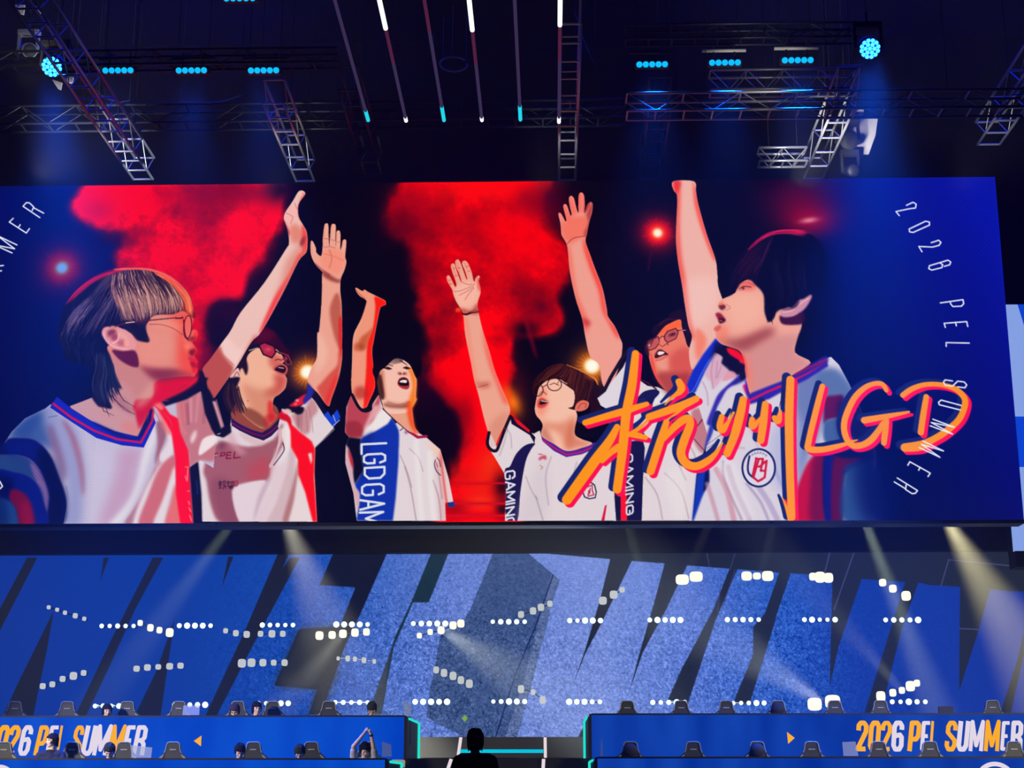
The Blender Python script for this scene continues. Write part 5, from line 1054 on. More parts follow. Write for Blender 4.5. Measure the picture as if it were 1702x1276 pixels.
depth_truss('truss', (932, 40), (966, 40), (932, 299), 10, M_ALU, 'truss right of the last light tube, seen end on')
depth_truss('truss', (1081, 168), (1118, 168), (1062, 296), 6, M_ALUD, 'dim blue truss below the leftmost blue batten of the right side')
depth_truss('truss', (1397, 150), (1433, 150), (1342, 298), 6, M_ALU, 'bright truss below the right blue moving head')
depth_truss('truss', (1745, 60), (1788, 60), (1636, 240), 8, M_ALU, 'truss at the right edge of the frame')
def cross_truss(name, px0, px1, py, z, w, h, nbay, m, label):
    p0, p1 = lev(px0, py, z), lev(px1, py, z); y = (lev(918, py, z)).y
    return truss(name, (p0.x, y, z), (p1.x, y, z), w, h, nbay, m, label, 'trusses running across the stage')
cross_truss('truss', -60, 1040, 203, TZ+.56, .42, .4, 24, M_ALUD, 'long flat truss across the left and middle, under the light tubes')
cross_truss('truss', 1042, 1700, 193, TZ-.43, .42, .36, 14, M_ALU, 'flat ladder truss across the right, below the blue battens')
cross_truss('truss', -60, 560, 104, TZ+.95, .3, .3, 16, M_ALUD, 'truss carrying blue battens on the left')
cross_truss('truss', 1180, 1420, 158, TZ+.56, .36, .42, 8, M_ALU, 'cluttered bright truss under the right blue battens')
cross_truss('truss', 1040, 1420, 72, TZ+1.3, .3, .3, 10, M_ALUD, 'thin truss carrying the right blue battens')
cross_truss('truss', 1260, 1338, 276, TZ-.1, .35, .3, 4, M_ALU, 'short truss just above the screen, right of centre')

# pixel light tubes hanging in a row, running towards the audience
E_TEAL = emat('tube_teal', (30, 205, 225), 1.1); E_WHT = emat('tube_white', (250, 252, 248), 1.3); E_MILK = emat('tube_dim', (58, 46, 80), .9); E_MILKR = emat('tube_dim_warm', (88, 34, 66), .8)
M_CAP = smat('tube_cap', (.05, .05, .06), .5)
TUBES = [((612, 200), (553, -30), 'teal', 16, None), ((675, 201), (626, -30), 'white', 6, 47), ((738, 200), (707, -30), 'teal', 23, None), ((801, 200), (780, -30), 'white', 5, 50), ((865, 199), (857, -30), 'teal', 23, None), ((929, 203), (931, -30), 'white', 8, 42)]
names = ['leftmost light tube with a teal tip', 'second light tube from the left, half lit white', 'third light tube from the left with a teal tip', 'fourth light tube from the left, half lit white', 'fifth light tube from the left with a teal tip', 'rightmost light tube, half lit white']
TUZ = 14.02
for ((x0, y0), (x1, y1), tip, tl, lity), nm in zip(TUBES, names):
    a = lev(x0, y0, TUZ); yn = lev(x1, y1, TUZ).y
    t = thing('light_tube', a, nm+', above the screen', 'light tube', 'light tubes above the screen')
    P = lambda y: Vector((a.x, y, TUZ))
    yt = lev(x0, y0-tl, TUZ).y
    yl = lev(x0, lity, TUZ).y if lity else yn
    MB().tube(P(a.y), P(yt), .036, 10).build('tip', E_TEAL if tip == 'teal' else E_WHT, t, True)
    mid = yl+(yt-yl)*.35
    MB().tube(P(yt), P(mid), .03, 10).build('tube', E_MILK, t, True)
    MB().tube(P(mid), P(yl), .03, 10).build('tube', E_MILKR if tip == 'white' or x0 == 738 else E_MILK, t, True)
    if lity: MB().tube(P(yl), P(yn), .04, 10).build('lit_section', E_WHT, t, True)
    for y in (a.y-.3, (a.y+yn)/2): MB().tube(P(y)+Vector((0, 0, .03)), P(y)+Vector((0, 0, .5)), .008, 6).build('hanger', M_CAP, t)
    MB().tube(P(a.y), P(a.y+.03), .03, 10).build('end_cap', M_CAP, t)

# moving heads
E_CY = emat('cell_cyan', (70, 245, 255), 2.2); E_BLUE = emat('face_blue', (0, 60, 255), 1.0); E_CYB = emat('cell_blue', (10, 175, 255), 1.25)
def moving_head(px, py, Y, r, label, lit=True, body=None, aim=(0, -.8, -.62)):
    c = at(px, py, Y); n = Vector(aim).normalized(); t = thing('moving_head', c, label, 'stage light', 'moving head lights')
    body = body or M_HOUSE
    u = Vector((1, 0, 0)); v = n.cross(u).normalized()
    m = MB().tube(c-n*.02, c-n*.22, r*1.06, 24, r*1.0); m.tube(c-n*.22, c-n*.42, r, 24, r*.6); m.build('head', body, t, True)
    if lit:
        MB().disc(c-n*.008, n, r*.99, 28).build('face', E_BLUE, t)
        cells = [(0, 0)]+[(r*.42*math.cos(k*math.pi/3), r*.42*math.sin(k*math.pi/3)) for k in range(6)]+[(r*.8*math.cos(k*math.pi/6+.26), r*.8*math.sin(k*math.pi/6+.26)) for k in range(12)]
        for a, b in cells: MB().disc(c+u*a+v*b, n, r*.19, 12, .02).build('lens', E_CY, t, True)
    else:
        MB().disc(c-n*.01, n, r*.9, 24, .04).build('lens', M_BLACK, t, True)
    b = c-n*.2
    for s in (-1, 1): MB().box(b+Vector((s*(r+.05), 0, .16)), (.05, .14, .42)).build('yoke_arm', body, t, bevel=.01)
    MB().box(b+Vector((0, 0, .42)), (2*r+.16, .2, .12)).build('base', body, t, bevel=.015)
    MB().tube(b+Vector((0, 0, .48)), b+Vector((0, 0, .7)), .03, 8).build('clamp', M_ALUD, t)
    hang(t, b+Vector((0, 0, .68)))
    return t
moving_head(86, 111, 26.2, .195, 'round blue moving head at the left, lit with many cyan cells')
moving_head(1446, 81, 26.2, .195, 'round blue moving head at the right, lit with many cyan cells')
moving_head(1413, 232, 31.6, .2, 'unlit dark moving head in front of the pale board on the right truss', False, None, (.1, -.9, -.3))
moving_head(1421, 283, 31.9, .13, 'unlit pale moving head just above the right part of the screen', False, M_ALUD, (.3, -.8, -.3))
moving_head(50, 84, 30.8, .16, 'unlit moving head with a bright rim beside the left blue light', False, M_ALU, (.5, -.7, -.4))

# blue LED battens: five lenses each
def batten(px, py, Y, label, brackets=True, lens=E_CYB, n=5, r=.0585, step=.122, warm=None, group='blue LED battens', housing=None, tilt=0.):
    c = at(px, py, Y); t = thing('led_batten', c, label, 'stage light', group); nn = Vector((0, -.9, -.45)).normalized()
    d = Vector((1, 0, tilt)).normalized()
    MB().box(c+Vector((0, .09, .03)), ((n-1)*step+2*r+.05, .12, 2*r+.03)).build('housing', housing or M_HOUSE, t, bevel=.012)
    for k in range(n): MB().disc(c+d*((k-(n-1)/2)*step), nn, r, 16, .03).build('lens', lens, t, True)
    if brackets:
        for s in (-1, 1): MB().tube(c+Vector((s*.2, .1, .1)), c+Vector((s*.2, .1, .42)), .018, 6).build('bracket', M_ALUD, t)
        MB().tube(c+Vector((-.42, .1, .3)), c+Vector((.42, .1, .3)), .035, 8).build('mounting_tube', warm or M_ALUD, t, True)
    hang(t, c+Vector((.3, .1, .3))); hang(t, c+Vector((-.3, .1, .3)))
    return t
bl = ['first of the three blue battens right of the left moving head', 'middle one of the three blue battens on the left', 'blue batten nearest the light tubes on the left', 'blue batten right of the light tubes, without a pale bar', 'middle blue batten on the right, under a pale bar', 'blue batten nearest the right moving head, under a pale bar']
for (px, py), lab in zip(BATTENS, bl): batten(px, py, 26.9, lab, warm=M_PALE if px > 1200 else None)
batten(398, -3, 25.6, 'blue batten cut off by the top edge of the picture')

# pale boards and lit hardware around the trusses
def board(name, pts, Y, m, label, th=.04):
    c = at(*pts[0], Y); o = MB().prism([(p.x, p.z) for p in (at(a, b, Y) for a, b in pts)], Y, Y+th).build(name, m)
    hang(o, (c.x+.02, Y+.02, c.z-.02)); return tag(o, label, 'board')
board('pale_board', [(1412, 197), (1459, 197), (1455, 225), (1444, 256), (1425, 256), (1404, 222)], 32.4, M_PALE, 'pale creased board on the right bright truss')
board('pale_board', [(1416, 190), (1435, 177), (1436, 190)], 32.3, M_PALE, 'small pale triangular plate above the pale board')
board('pale_board', [(24, 8), (41, 8), (39, 24), (33, 22)], 30.2, M_PALE, 'small pale plate at the top left corner, nearest the edge')
board('pale_board', [(59, 8), (68, 14), (69, 22), (63, 20)], 30.2, M_PALE, 'narrow pale plate at the top left corner, further in')
board('pale_board', [(112, 122), (122, 128), (120, 138), (111, 137)], 31.2, M_PALE, 'small pale plate right of the left moving head')
board('pale_board', [(123, 113), (130, 118), (133, 126), (126, 122)], 31.2, M_PALE, 'tilted pale plate right of the left moving head, the higher one')
board('pale_board', [(86, 132), (103, 137), (101, 149), (96, 147)], 31.2, M_PALE, 'pale plate right below the left moving head')
# ring duct under the roof
t = thing('ceiling_ring', lev(754, 107, 16.2), 'thin pale ring hanging between two light tubes', 'ring')
c = lev(754, 107, 16.2); rr = (lev(777, 107, 16.2)-c).length
ring = [c+Vector((rr*math.cos(k*math.pi/20), rr*1.15*math.sin(k*math.pi/20), 0)) for k in range(41)]
m_ = MB()
for k in range(36): m_.tube(ring[k], ring[k+1], .018, 6)
m_.build('rim', M_ALU, t, True)
for k in (3, 16, 30): MB().tube(ring[k], ring[k]+Vector((0, 0, 1.2)), .008, 5).build('cable', M_CAP, t)
# loose cables sagging along the trusses
rng = random.Random(11)
for i, (x0, y0, x1, y1, Y, lab) in enumerate(((160, 150, 215, 168, 31, 'thin cable looping near the left bright truss'), (300, 168, 400, 160, 31, 'thin cable sagging below the left battens'), (1130, 150, 1210, 140, 31, 'thin cable sagging below the right battens'), (955, 20, 990, 110, 31, 'cable dropping beside the rightmost light tube'), (1290, 165, 1380, 150, 31, 'cable looping in the cluttered bright truss'))):
    a, b = at(x0, y0, Y), at(x1, y1, Y); pts = []
    for k in range(13):
        f = k/12; p = a.lerp(b, f); p.z -= .12*math.sin(math.pi*f)+rng.uniform(-.02, .02); pts.append(p)
    o = tag(MB().path(pts, .012, 6).build('cable', M_ALUD), lab, 'cable'); hang(o, pts[0]); hang(o, pts[-1])
# ---------------------------------------------------------------- lamp reflections in the LED wall, built as glowing lamps before it
E_ROW = emat('reflection_cool', (232, 255, 255), 1.25); E_WARM = emat('reflection_warm', (255, 250, 226), 1.1); E_WARM2 = emat('reflection_warm_dim', (200, 205, 205), .9); M_RAIL = smat('rail_blue_grey', (.05, .07, .12), .5)
LY = 33.8; LRND = random.Random(4)
def reflected_row(name, pts, w, h, m, label, group, Y=LY, rod=False, square=False):
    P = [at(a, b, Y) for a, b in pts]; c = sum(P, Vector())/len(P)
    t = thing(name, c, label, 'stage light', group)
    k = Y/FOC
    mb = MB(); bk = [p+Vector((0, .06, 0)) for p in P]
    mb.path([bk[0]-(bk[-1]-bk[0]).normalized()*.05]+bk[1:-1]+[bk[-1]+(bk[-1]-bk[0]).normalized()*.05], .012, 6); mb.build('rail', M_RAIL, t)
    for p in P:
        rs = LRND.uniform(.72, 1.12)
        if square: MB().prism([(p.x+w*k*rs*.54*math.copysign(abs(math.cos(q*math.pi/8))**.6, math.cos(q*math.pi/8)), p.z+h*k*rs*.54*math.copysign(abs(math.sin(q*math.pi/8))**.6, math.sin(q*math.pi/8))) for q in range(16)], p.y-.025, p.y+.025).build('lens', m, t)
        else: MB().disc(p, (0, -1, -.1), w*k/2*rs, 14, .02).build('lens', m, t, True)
        MB().tube(p+Vector((0, WY-Y+.01, 0)), p+Vector((0, .02, 0)), w*k*.3, 8).build('reflection_stub', M_RAIL, t)
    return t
def spread(x0, x1, y0, y1=None, n=5):
    y1 = y0 if y1 is None else y1
    return [(x0+(x1-x0)*k/(n-1), y0+(y1-y0)*k/(n-1)) for k in range(n)]
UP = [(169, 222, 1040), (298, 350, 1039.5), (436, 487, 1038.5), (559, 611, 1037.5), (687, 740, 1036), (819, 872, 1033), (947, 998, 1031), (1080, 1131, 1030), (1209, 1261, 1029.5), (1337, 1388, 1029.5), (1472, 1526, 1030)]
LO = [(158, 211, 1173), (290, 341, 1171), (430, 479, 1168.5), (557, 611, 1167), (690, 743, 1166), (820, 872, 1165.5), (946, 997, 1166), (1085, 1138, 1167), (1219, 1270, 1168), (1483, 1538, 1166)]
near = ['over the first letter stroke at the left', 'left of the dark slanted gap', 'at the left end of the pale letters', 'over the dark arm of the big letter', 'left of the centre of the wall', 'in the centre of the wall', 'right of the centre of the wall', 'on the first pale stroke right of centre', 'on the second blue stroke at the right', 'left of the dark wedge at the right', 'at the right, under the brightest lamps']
for (x0, x1, y), nm in zip(UP, near): reflected_row('lamp_bar_reflection', spread(x0, x1, y), 9.5, 9.5, E_ROW, 'upper row of white lamps, '+nm, 'upper row of lamp bars')
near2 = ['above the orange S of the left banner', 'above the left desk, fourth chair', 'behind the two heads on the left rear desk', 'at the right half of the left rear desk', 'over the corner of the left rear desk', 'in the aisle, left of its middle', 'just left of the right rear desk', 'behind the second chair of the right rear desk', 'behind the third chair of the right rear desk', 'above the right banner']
for (x0, x1, y), nm in zip(LO, near2): reflected_row('lamp_bar_reflection', spread(x0, x1, y), 9.5, 9.5, E_ROW, 'lower row of white lamps, '+nm, 'lower row of lamp bars')
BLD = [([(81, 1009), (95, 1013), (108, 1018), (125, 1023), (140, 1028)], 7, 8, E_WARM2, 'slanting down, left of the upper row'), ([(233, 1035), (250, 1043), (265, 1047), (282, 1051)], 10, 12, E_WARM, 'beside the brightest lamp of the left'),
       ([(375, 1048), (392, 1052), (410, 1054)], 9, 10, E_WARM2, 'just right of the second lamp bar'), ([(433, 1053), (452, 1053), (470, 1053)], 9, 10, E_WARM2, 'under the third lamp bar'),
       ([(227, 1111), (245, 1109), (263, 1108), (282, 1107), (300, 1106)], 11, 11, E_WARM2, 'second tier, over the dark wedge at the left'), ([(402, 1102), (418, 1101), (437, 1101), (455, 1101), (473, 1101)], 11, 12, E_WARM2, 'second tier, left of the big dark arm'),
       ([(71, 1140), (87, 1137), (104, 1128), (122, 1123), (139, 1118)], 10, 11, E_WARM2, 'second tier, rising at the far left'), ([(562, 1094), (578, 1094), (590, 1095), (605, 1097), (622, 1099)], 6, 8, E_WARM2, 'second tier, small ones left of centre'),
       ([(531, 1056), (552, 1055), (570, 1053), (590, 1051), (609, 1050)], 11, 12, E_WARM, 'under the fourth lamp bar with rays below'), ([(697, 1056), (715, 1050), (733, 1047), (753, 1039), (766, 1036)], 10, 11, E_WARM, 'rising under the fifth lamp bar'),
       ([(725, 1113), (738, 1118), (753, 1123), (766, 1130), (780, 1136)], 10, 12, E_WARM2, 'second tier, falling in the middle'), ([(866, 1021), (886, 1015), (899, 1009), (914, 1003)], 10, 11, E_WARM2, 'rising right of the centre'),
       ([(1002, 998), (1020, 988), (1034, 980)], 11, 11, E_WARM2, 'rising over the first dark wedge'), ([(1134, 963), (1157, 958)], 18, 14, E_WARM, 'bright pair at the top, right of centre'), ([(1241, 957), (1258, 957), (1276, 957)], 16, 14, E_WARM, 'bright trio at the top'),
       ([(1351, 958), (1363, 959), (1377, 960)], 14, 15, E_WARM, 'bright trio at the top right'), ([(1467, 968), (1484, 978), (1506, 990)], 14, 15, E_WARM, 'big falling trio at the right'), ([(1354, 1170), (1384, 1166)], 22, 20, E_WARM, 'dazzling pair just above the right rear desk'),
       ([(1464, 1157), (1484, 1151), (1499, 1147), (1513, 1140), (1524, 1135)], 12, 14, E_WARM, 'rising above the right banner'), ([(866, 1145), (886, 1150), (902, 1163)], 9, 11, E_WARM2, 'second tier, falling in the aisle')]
for pts, w, h, m, nm in BLD: reflected_row('blinder_reflection', pts, w, h, m, 'warm square lamps, '+nm, 'warm blinders before the LED wall', square=True)

# ---------------------------------------------------------------- stage risers, stair, desks
def block(name, x0, x1, y0, y1, z0, z1, m): return tag(MB().box(((x0+x1)/2, (y0+y1)/2, (z0+z1)/2), (x1-x0, y1-y0, z1-z0)).build(name, m), kind='structure')
aL, aR = at(690, 1225, 30.2).x, at(978, 1225, 30.2).x
block('trim_3', -13, aL, 28.14, 33.55, 0, 1.76, M_FLOOR); block('trim_4', aR, 12.5, 28.14, 33.55, 0, 1.76, M_FLOOR)
fL, fR = at(659, 1270, 28).x, at(988, 1270, 28).x
block('trim_5', -13, fL, 26.14, 28.0, 0, .96, M_FLOOR); block('trim_6', fR, 12.5, 26.14, 28.0, 0, .96, M_FLOOR)
block('trim_7', -13, 12.5, 16.5, 26.0, 0, .35, M_FLOOR)
zS = at(835, 1259, 31.5).z
block('trim_8', aL+.02, aR-.02, 31.5, 33.55, 0, zS, M_GREY)
block('trim_9', aL+.02, aR-.02, 28.02, 31.48, 0, at(835, 1260, 28).z, M_BLACK)
E_STAIR = emat('stair_white', (232, 216, 222), 1.0); E_TEALS = emat('strip_teal', (0, 196, 222), 1.0); E_TEALG = emat('strip_teal_green', (30, 226, 205), 1.0)
def strip(pts, Y0, Y1, r, m, lab):
    a, b = at(*pts[0], Y0), at(*pts[1], Y1)
    return tag(MB().tube(a, b, r, 8).build('light_strip', m), lab, 'light strip')
strip(((765, 1248), (903, 1248)), 31.45, 31.45, .034, E_TEALS, 'long horizontal teal light strip across the aisle')
strip(((766, 1225), (761, 1259)), 31.47, 31.47, .032, E_STAIR, 'white slanted strip at the left of the stair, upper one')
strip(((750, 1261), (743, 1282)), 27.99, 27.99, .03, E_STAIR, 'white slanted strip at the left of the stair, lower one')
strip(((906, 1225), (906.5, 1259)), 31.47, 31.47, .03, E_STAIR, 'white strip at the right of the stair, upper one')
strip(((903.5, 1261), (902.5, 1282)), 27.99, 27.99, .03, E_STAIR, 'white strip at the right of the stair, lower one')

def led_front_mat(name, rgb, rgb2):
    m = bpy.data.materials.new(name); m.use_nodes = True; t = m.node_tree; t.nodes.clear()
    o = t.nodes.new('ShaderNodeOutputMaterial'); e = t.nodes.new('ShaderNodeEmission'); e.inputs['Strength'].default_value = GAIN
    tc = t.nodes.new('ShaderNodeTexCoord'); mp = t.nodes.new('ShaderNodeMapping'); mp.inputs['Scale'].default_value = (1.1, 1, .22); mp.inputs['Rotation'].default_value = (0, -.2, 0)
    n = t.nodes.new('ShaderNodeTexNoise'); n.inputs['Scale'].default_value = 1.3; n.inputs['Detail'].default_value = 1.5
    r = t.nodes.new('ShaderNodeValToRGB'); r.color_ramp.elements[0].position = .36; r.color_ramp.elements[1].position = .66
    r.color_ramp.elements[0].color = (*s2l(rgb), 1); r.color_ramp.elements[1].color = (*s2l(rgb2), 1)
    t.links.new(tc.outputs['Object'], mp.inputs['Vector']); t.links.new(mp.outputs[0], n.inputs['Vector']); t.links.new(n.outputs['Fac'], r.inputs[0]); t.links.new(r.outputs[0], e.inputs['Color']); t.links.new(e.outputs[0], o.inputs['Surface'])
    m.cycles.emission_sampling = 'NONE'; return m
L_LEFT = led_front_mat('led_front_left', (0, 62, 186), (8, 78, 200)); L_RIGHT = led_front_mat('led_front_right', (2, 46, 148), (16, 66, 170))
E_OR = emat('letter_orange', (250, 172, 10)); E_WH = emat('letter_white', (226, 214, 226)); E_EDGE = emat('letter_edge', (40, 40, 90))

GLY = {  # centre lines on a unit box (x 0..1, z 0..1)
 '2': [[(.12, .68), (.12, .84), (.3, .92), (.62, .92), (.85, .82), (.85, .64), (.14, .1), (.14, .09), (.9, .09)]],
 '0': [[(.14, .25), (.14, .8), (.32, .92), (.68, .92), (.86, .8), (.86, .2), (.68, .08), (.32, .08), (.14, .2), (.14, .3)]],
 '6': [[(.86, .7), (.86, .82), (.68, .92), (.32, .92), (.14, .8), (.14, .2), (.32, .08), (.68, .08), (.86, .2), (.86, .46), (.7, .54), (.16, .5)]],
 'P': [[(.14, .02), (.14, .92), (.66, .92), (.86, .84), (.86, .5), (.66, .4), (.16, .4)]], 'E': [[(.88, .92), (.14, .92), (.14, .09), (.88, .09)], [(.14, .5), (.72, .5)]], 'L': [[(.14, .98), (.14, .09), (.84, .09)]],
 'S': [[(.86, .68), (.86, .82), (.68, .92), (.32, .92), (.14, .8), (.14, .62), (.86, .36), (.86, .2), (.68, .08), (.32, .08), (.14, .2), (.14, .34)]], 'U': [[(.14, .98), (.14, .2), (.32, .08), (.68, .08), (.86, .2), (.86, .98)]],
 'M': [[(.12, .02), (.12, .96), (.5, .2), (.88, .96), (.88, .02)]], 'R': [[(.14, .02), (.14, .92), (.66, .92), (.86, .84), (.86, .6), (.66, .5), (.16, .5)], [(.6, .5), (.86, .38), (.88, .02)]]}
def glyph(mb, ch, P, w, th):
    """flat bold letter: P maps unit (x, z) to the panel"""
    for line in GLY[ch]:
        for a, b in zip(line[:-1], line[1:]):
            A_, B_2 = P(*a), P(*b); d = (B_2-A_)
            if d.length < 1e-6: continue
            d.normalize(); n = Vector((-d.z, 0, d.x))*th
            mb.add([A_+n, A_-n, B_2-n, B_2+n], [(0, 1, 2, 3)])
        for a in line[1:-1]:
            c = P(*a); mb.add([c+Vector((th*math.cos(k*math.pi/6), 0, th*math.sin(k*math.pi/6))) for k in range(12)], [tuple(range(12))])
def banner(text, cols, tops, bots, Y, parent, label):
    """tops/bots: frame x of each glyph's (left, right) at the top and the bottom"""
    for ch, c, (xa, xb, yt), (xc, xd, yb) in zip(text, cols, tops, bots):
        A_, B_2, C_2, D_2 = at(xa, yt, Y), at(xb, yt, Y), at(xc, yb, Y), at(xd, yb, Y)
        w = B_2.x-A_.x
        def P(x, z, y=Y): 
            lo = C_2.lerp(D_2, x); hi = A_.lerp(B_2, x); p = lo.lerp(hi, z); p.y = y; return p
        mb = MB(); glyph(mb, ch, lambda x, z: P(x, z, Y-.0015*(len(parent.children) % 3)), w, w*(.225 if ch != 'M' else .135))
        ob = mb.build('banner_letter', E_OR if c == 'o' else E_WH, parent)

def desk(label, x_out, x_in, y_out, y_in, Y, depth, face_bottom_z, ledm, teal=E_TEALG, side=1):
    """player desk whose front is an LED panel; side=+1 when its inner end is on the right"""
    a, b = at(x_out, y_out, Y), at(x_in, y_in, Y); zt = (a.z+b.z)/2
    x0, x1 = min(a.x, b.x), max(a.x, b.x)
    t = thing('player_desk', ((x0+x1)/2, Y, face_bottom_z), label, 'desk')
    MB().box(((x0+x1)/2, Y+.05, (zt-.03+face_bottom_z)/2), (x1-x0, .06, zt-.03-face_bottom_z)).build('led_front', ledm, t)
    MB().box(((x0+x1)/2, Y+.055, zt-.015), (x1-x0, .1, .03)).build('top_rail', M_BLACK, t)
    xi = b.x
    MB().box((xi+side*.02, Y+.05, (zt+face_bottom_z)/2-.01), (.04, .1, zt-face_bottom_z)).build('end_post', M_BLACK, t)
    dz = zt-.28
    MB().box(((x0+x1)/2, Y+.45, dz), (x1-x0-.1, .7, .04)).build('desk_top', M_GREY, t)
    # side cheek running back, with a teal strip along its top and rear edge
    xs = xi+side*.05
    MB().box((xs, Y+depth/2, (zt-.06+face_bottom_z)/2), (.03, depth, zt-.06-face_bottom_z)).build('side_panel', M_GREY, t)
    pts = [Vector((xs+side*.03, Y+.12, zt-.06)), Vector((xs+side*.03, Y+depth, zt-.06)), Vector((xs+side*.03, Y+depth, face_bottom_z))]
    MB().tube(pts[0], pts[1], .022, 8).build('light_strip', teal, t); MB().tube(pts[1], pts[2], .03, 8).build('light_strip', teal, t)
    return t, zt
d1, zr = desk('left rear desk with a blue LED front reading 2026 PEL SUMMER', -60, 672, 1192, 1185, 28.0, 2.15, at(400, 1262, 28).z, L_LEFT, side=1)
d2, zr2 = desk('right rear desk with a blue LED front reading 2026 PEL SUMMER', 1780, 983, 1187, 1182.5, 28.0, 2.15, at(1300, 1262, 28).z, L_RIGHT, side=-1)
d3, zf = desk('left front desk with a blue LED front at the bottom edge', -60, 640, 1263, 1256, 26.0, 2.0, .36, L_LEFT, side=1)
d4, zf2 = desk('right front desk with a blue LED front at the bottom edge', 1780, 993, 1260, 1254, 26.0, 2.0, .36, L_RIGHT, side=-1)
BY = 28.0-.004+.02
rt = [(1426, 1443), (1447, 1464), (1467, 1482), (1485, 1502), (1514, 1531), (1534, 1548), (1549, 1559), (1575, 1591), (1595, 1612), (1614, 1637), (1639, 1663), (1667, 1680), (1683, 1700)]
rb = [(1423, 1440), (1443, 1460), (1463, 1480), (1482, 1500), (1509, 1526), (1530, 1544), (1545, 1557), (1570, 1588), (1590, 1607), (1610, 1633), (1635, 1660), (1663, 1677), (1680, 1697)]
TXT, TC = '2026PELSUMMER', 'ooowowoowwoww'
TC = 'ooowowo'+'owwoww'
banner(TXT, TC, [(a, b, 1197) for a, b in rt], [(a, b, 1249) for a, b in rb], BY, d2, '')
lt_ = [(-30, -10), (1, 18), (20, 36), (40, 56), (68, 83), (86, 100), (102, 111), (127, 141), (145, 162), (164, 188), (189, 211), (213, 228), (230, 246)]
lb_ = [(-44, -24), (-11, 6), (8, 24), (29, 46), (56, 71), (75, 90), (93, 104), (117, 131), (134, 151), (153, 176), (177, 200), (202, 216), (219, 238)]
banner(TXT, TC, [(a, b, 1204.5) for a, b in lt_], [(a, b, 1256) for a, b in lb_], BY, d1, '')
for p, par in (([(322, 1231), (335, 1222), (334, 1240)], d1), ([(1308, 1216), (1321, 1226), (1310, 1236)], d2)):
    ob = flat('arrow_mark', [(v.x, BY, v.z) for v in (at(a, b, BY) for a, b in p)], E_OR, par); ob['label'] = 'small orange triangle mark'
for cx_, cy_, r_, par in ((1656, 1302, 34, d4), (-4, 1302, 30, d3)):
    c_ = at(cx_, cy_, 26.0); k_ = 26.0/FOC; m_ = MB()
    for i in range(48):
        a0, a1 = i*math.pi/24, (i+1)*math.pi/24
        m_.add([(c_.x+rr_*k_*math.cos(aa), 26.01, c_.z+rr_*k_*math.sin(aa)) for rr_, aa in ((r_, a0), (r_-7, a0), (r_-7, a1), (r_, a1))], [(0, 1, 2, 3)])
    ob = m_.build('ring_mark', E_WH, par); ob['label'] = 'white ring emblem'
# acrylic dividers on the desks
M_GLASS = bpy.data.materials.new('acrylic'); M_GLASS.use_nodes = True
_t = M_GLASS.node_tree; _b = _t.nodes['Principled BSDF']; _b.inputs['Base Color'].default_value = (.4, .47, .55, 1); _b.inputs['Roughness'].default_value = .5; _b.inputs['Alpha'].default_value = .4; _b.inputs['Specular IOR Level'].default_value = .2
_b.inputs['Emission Strength'].default_value = 0
for pts, Y, lab in (([(218, 1259), (218, 1238), (253, 1242), (251, 1259)], 26.5, 'clear divider beside the hunched player at the left front desk'), ([(303, 1188), (305, 1172), (332, 1172), (331, 1188)], 28.5, 'clear divider at the fourth chair of the left rear desk'),
                    ([(635, 1257), (635, 1232), (650, 1237), (651, 1257)], 26.5, 'clear divider at the inner end of the left front desk'), ([(671, 1186), (671, 1164), (683, 1171), (683, 1190)], 28.5, 'clear divider at the inner end of the left rear desk'),
                    ([(1402, 1256), (1400, 1233), (1422, 1232), (1427, 1256)], 26.5, 'clear divider under the first digit of the right banner'), ([(998, 1256), (999, 1229), (1001, 1228), (1002, 1256)], 26.5, 'thin clear divider at the inner end of the right front desk')):
    o = thing('glass_divider', at(*pts[0], Y), lab, 'divider')
    MB().prism([(p.x, p.z) for p in (at(a, b, Y) for a, b in pts)], Y, Y+.015).build('pane', M_GLASS, o)
    p = at(*pts[0], Y); q2 = at(*pts[-1], Y)
    MB().box(((p.x+q2.x)/2, Y+.01, p.z-.3), (max(.05, abs(q2.x-p.x)), .05, .5)).build('foot', M_GREY, o)
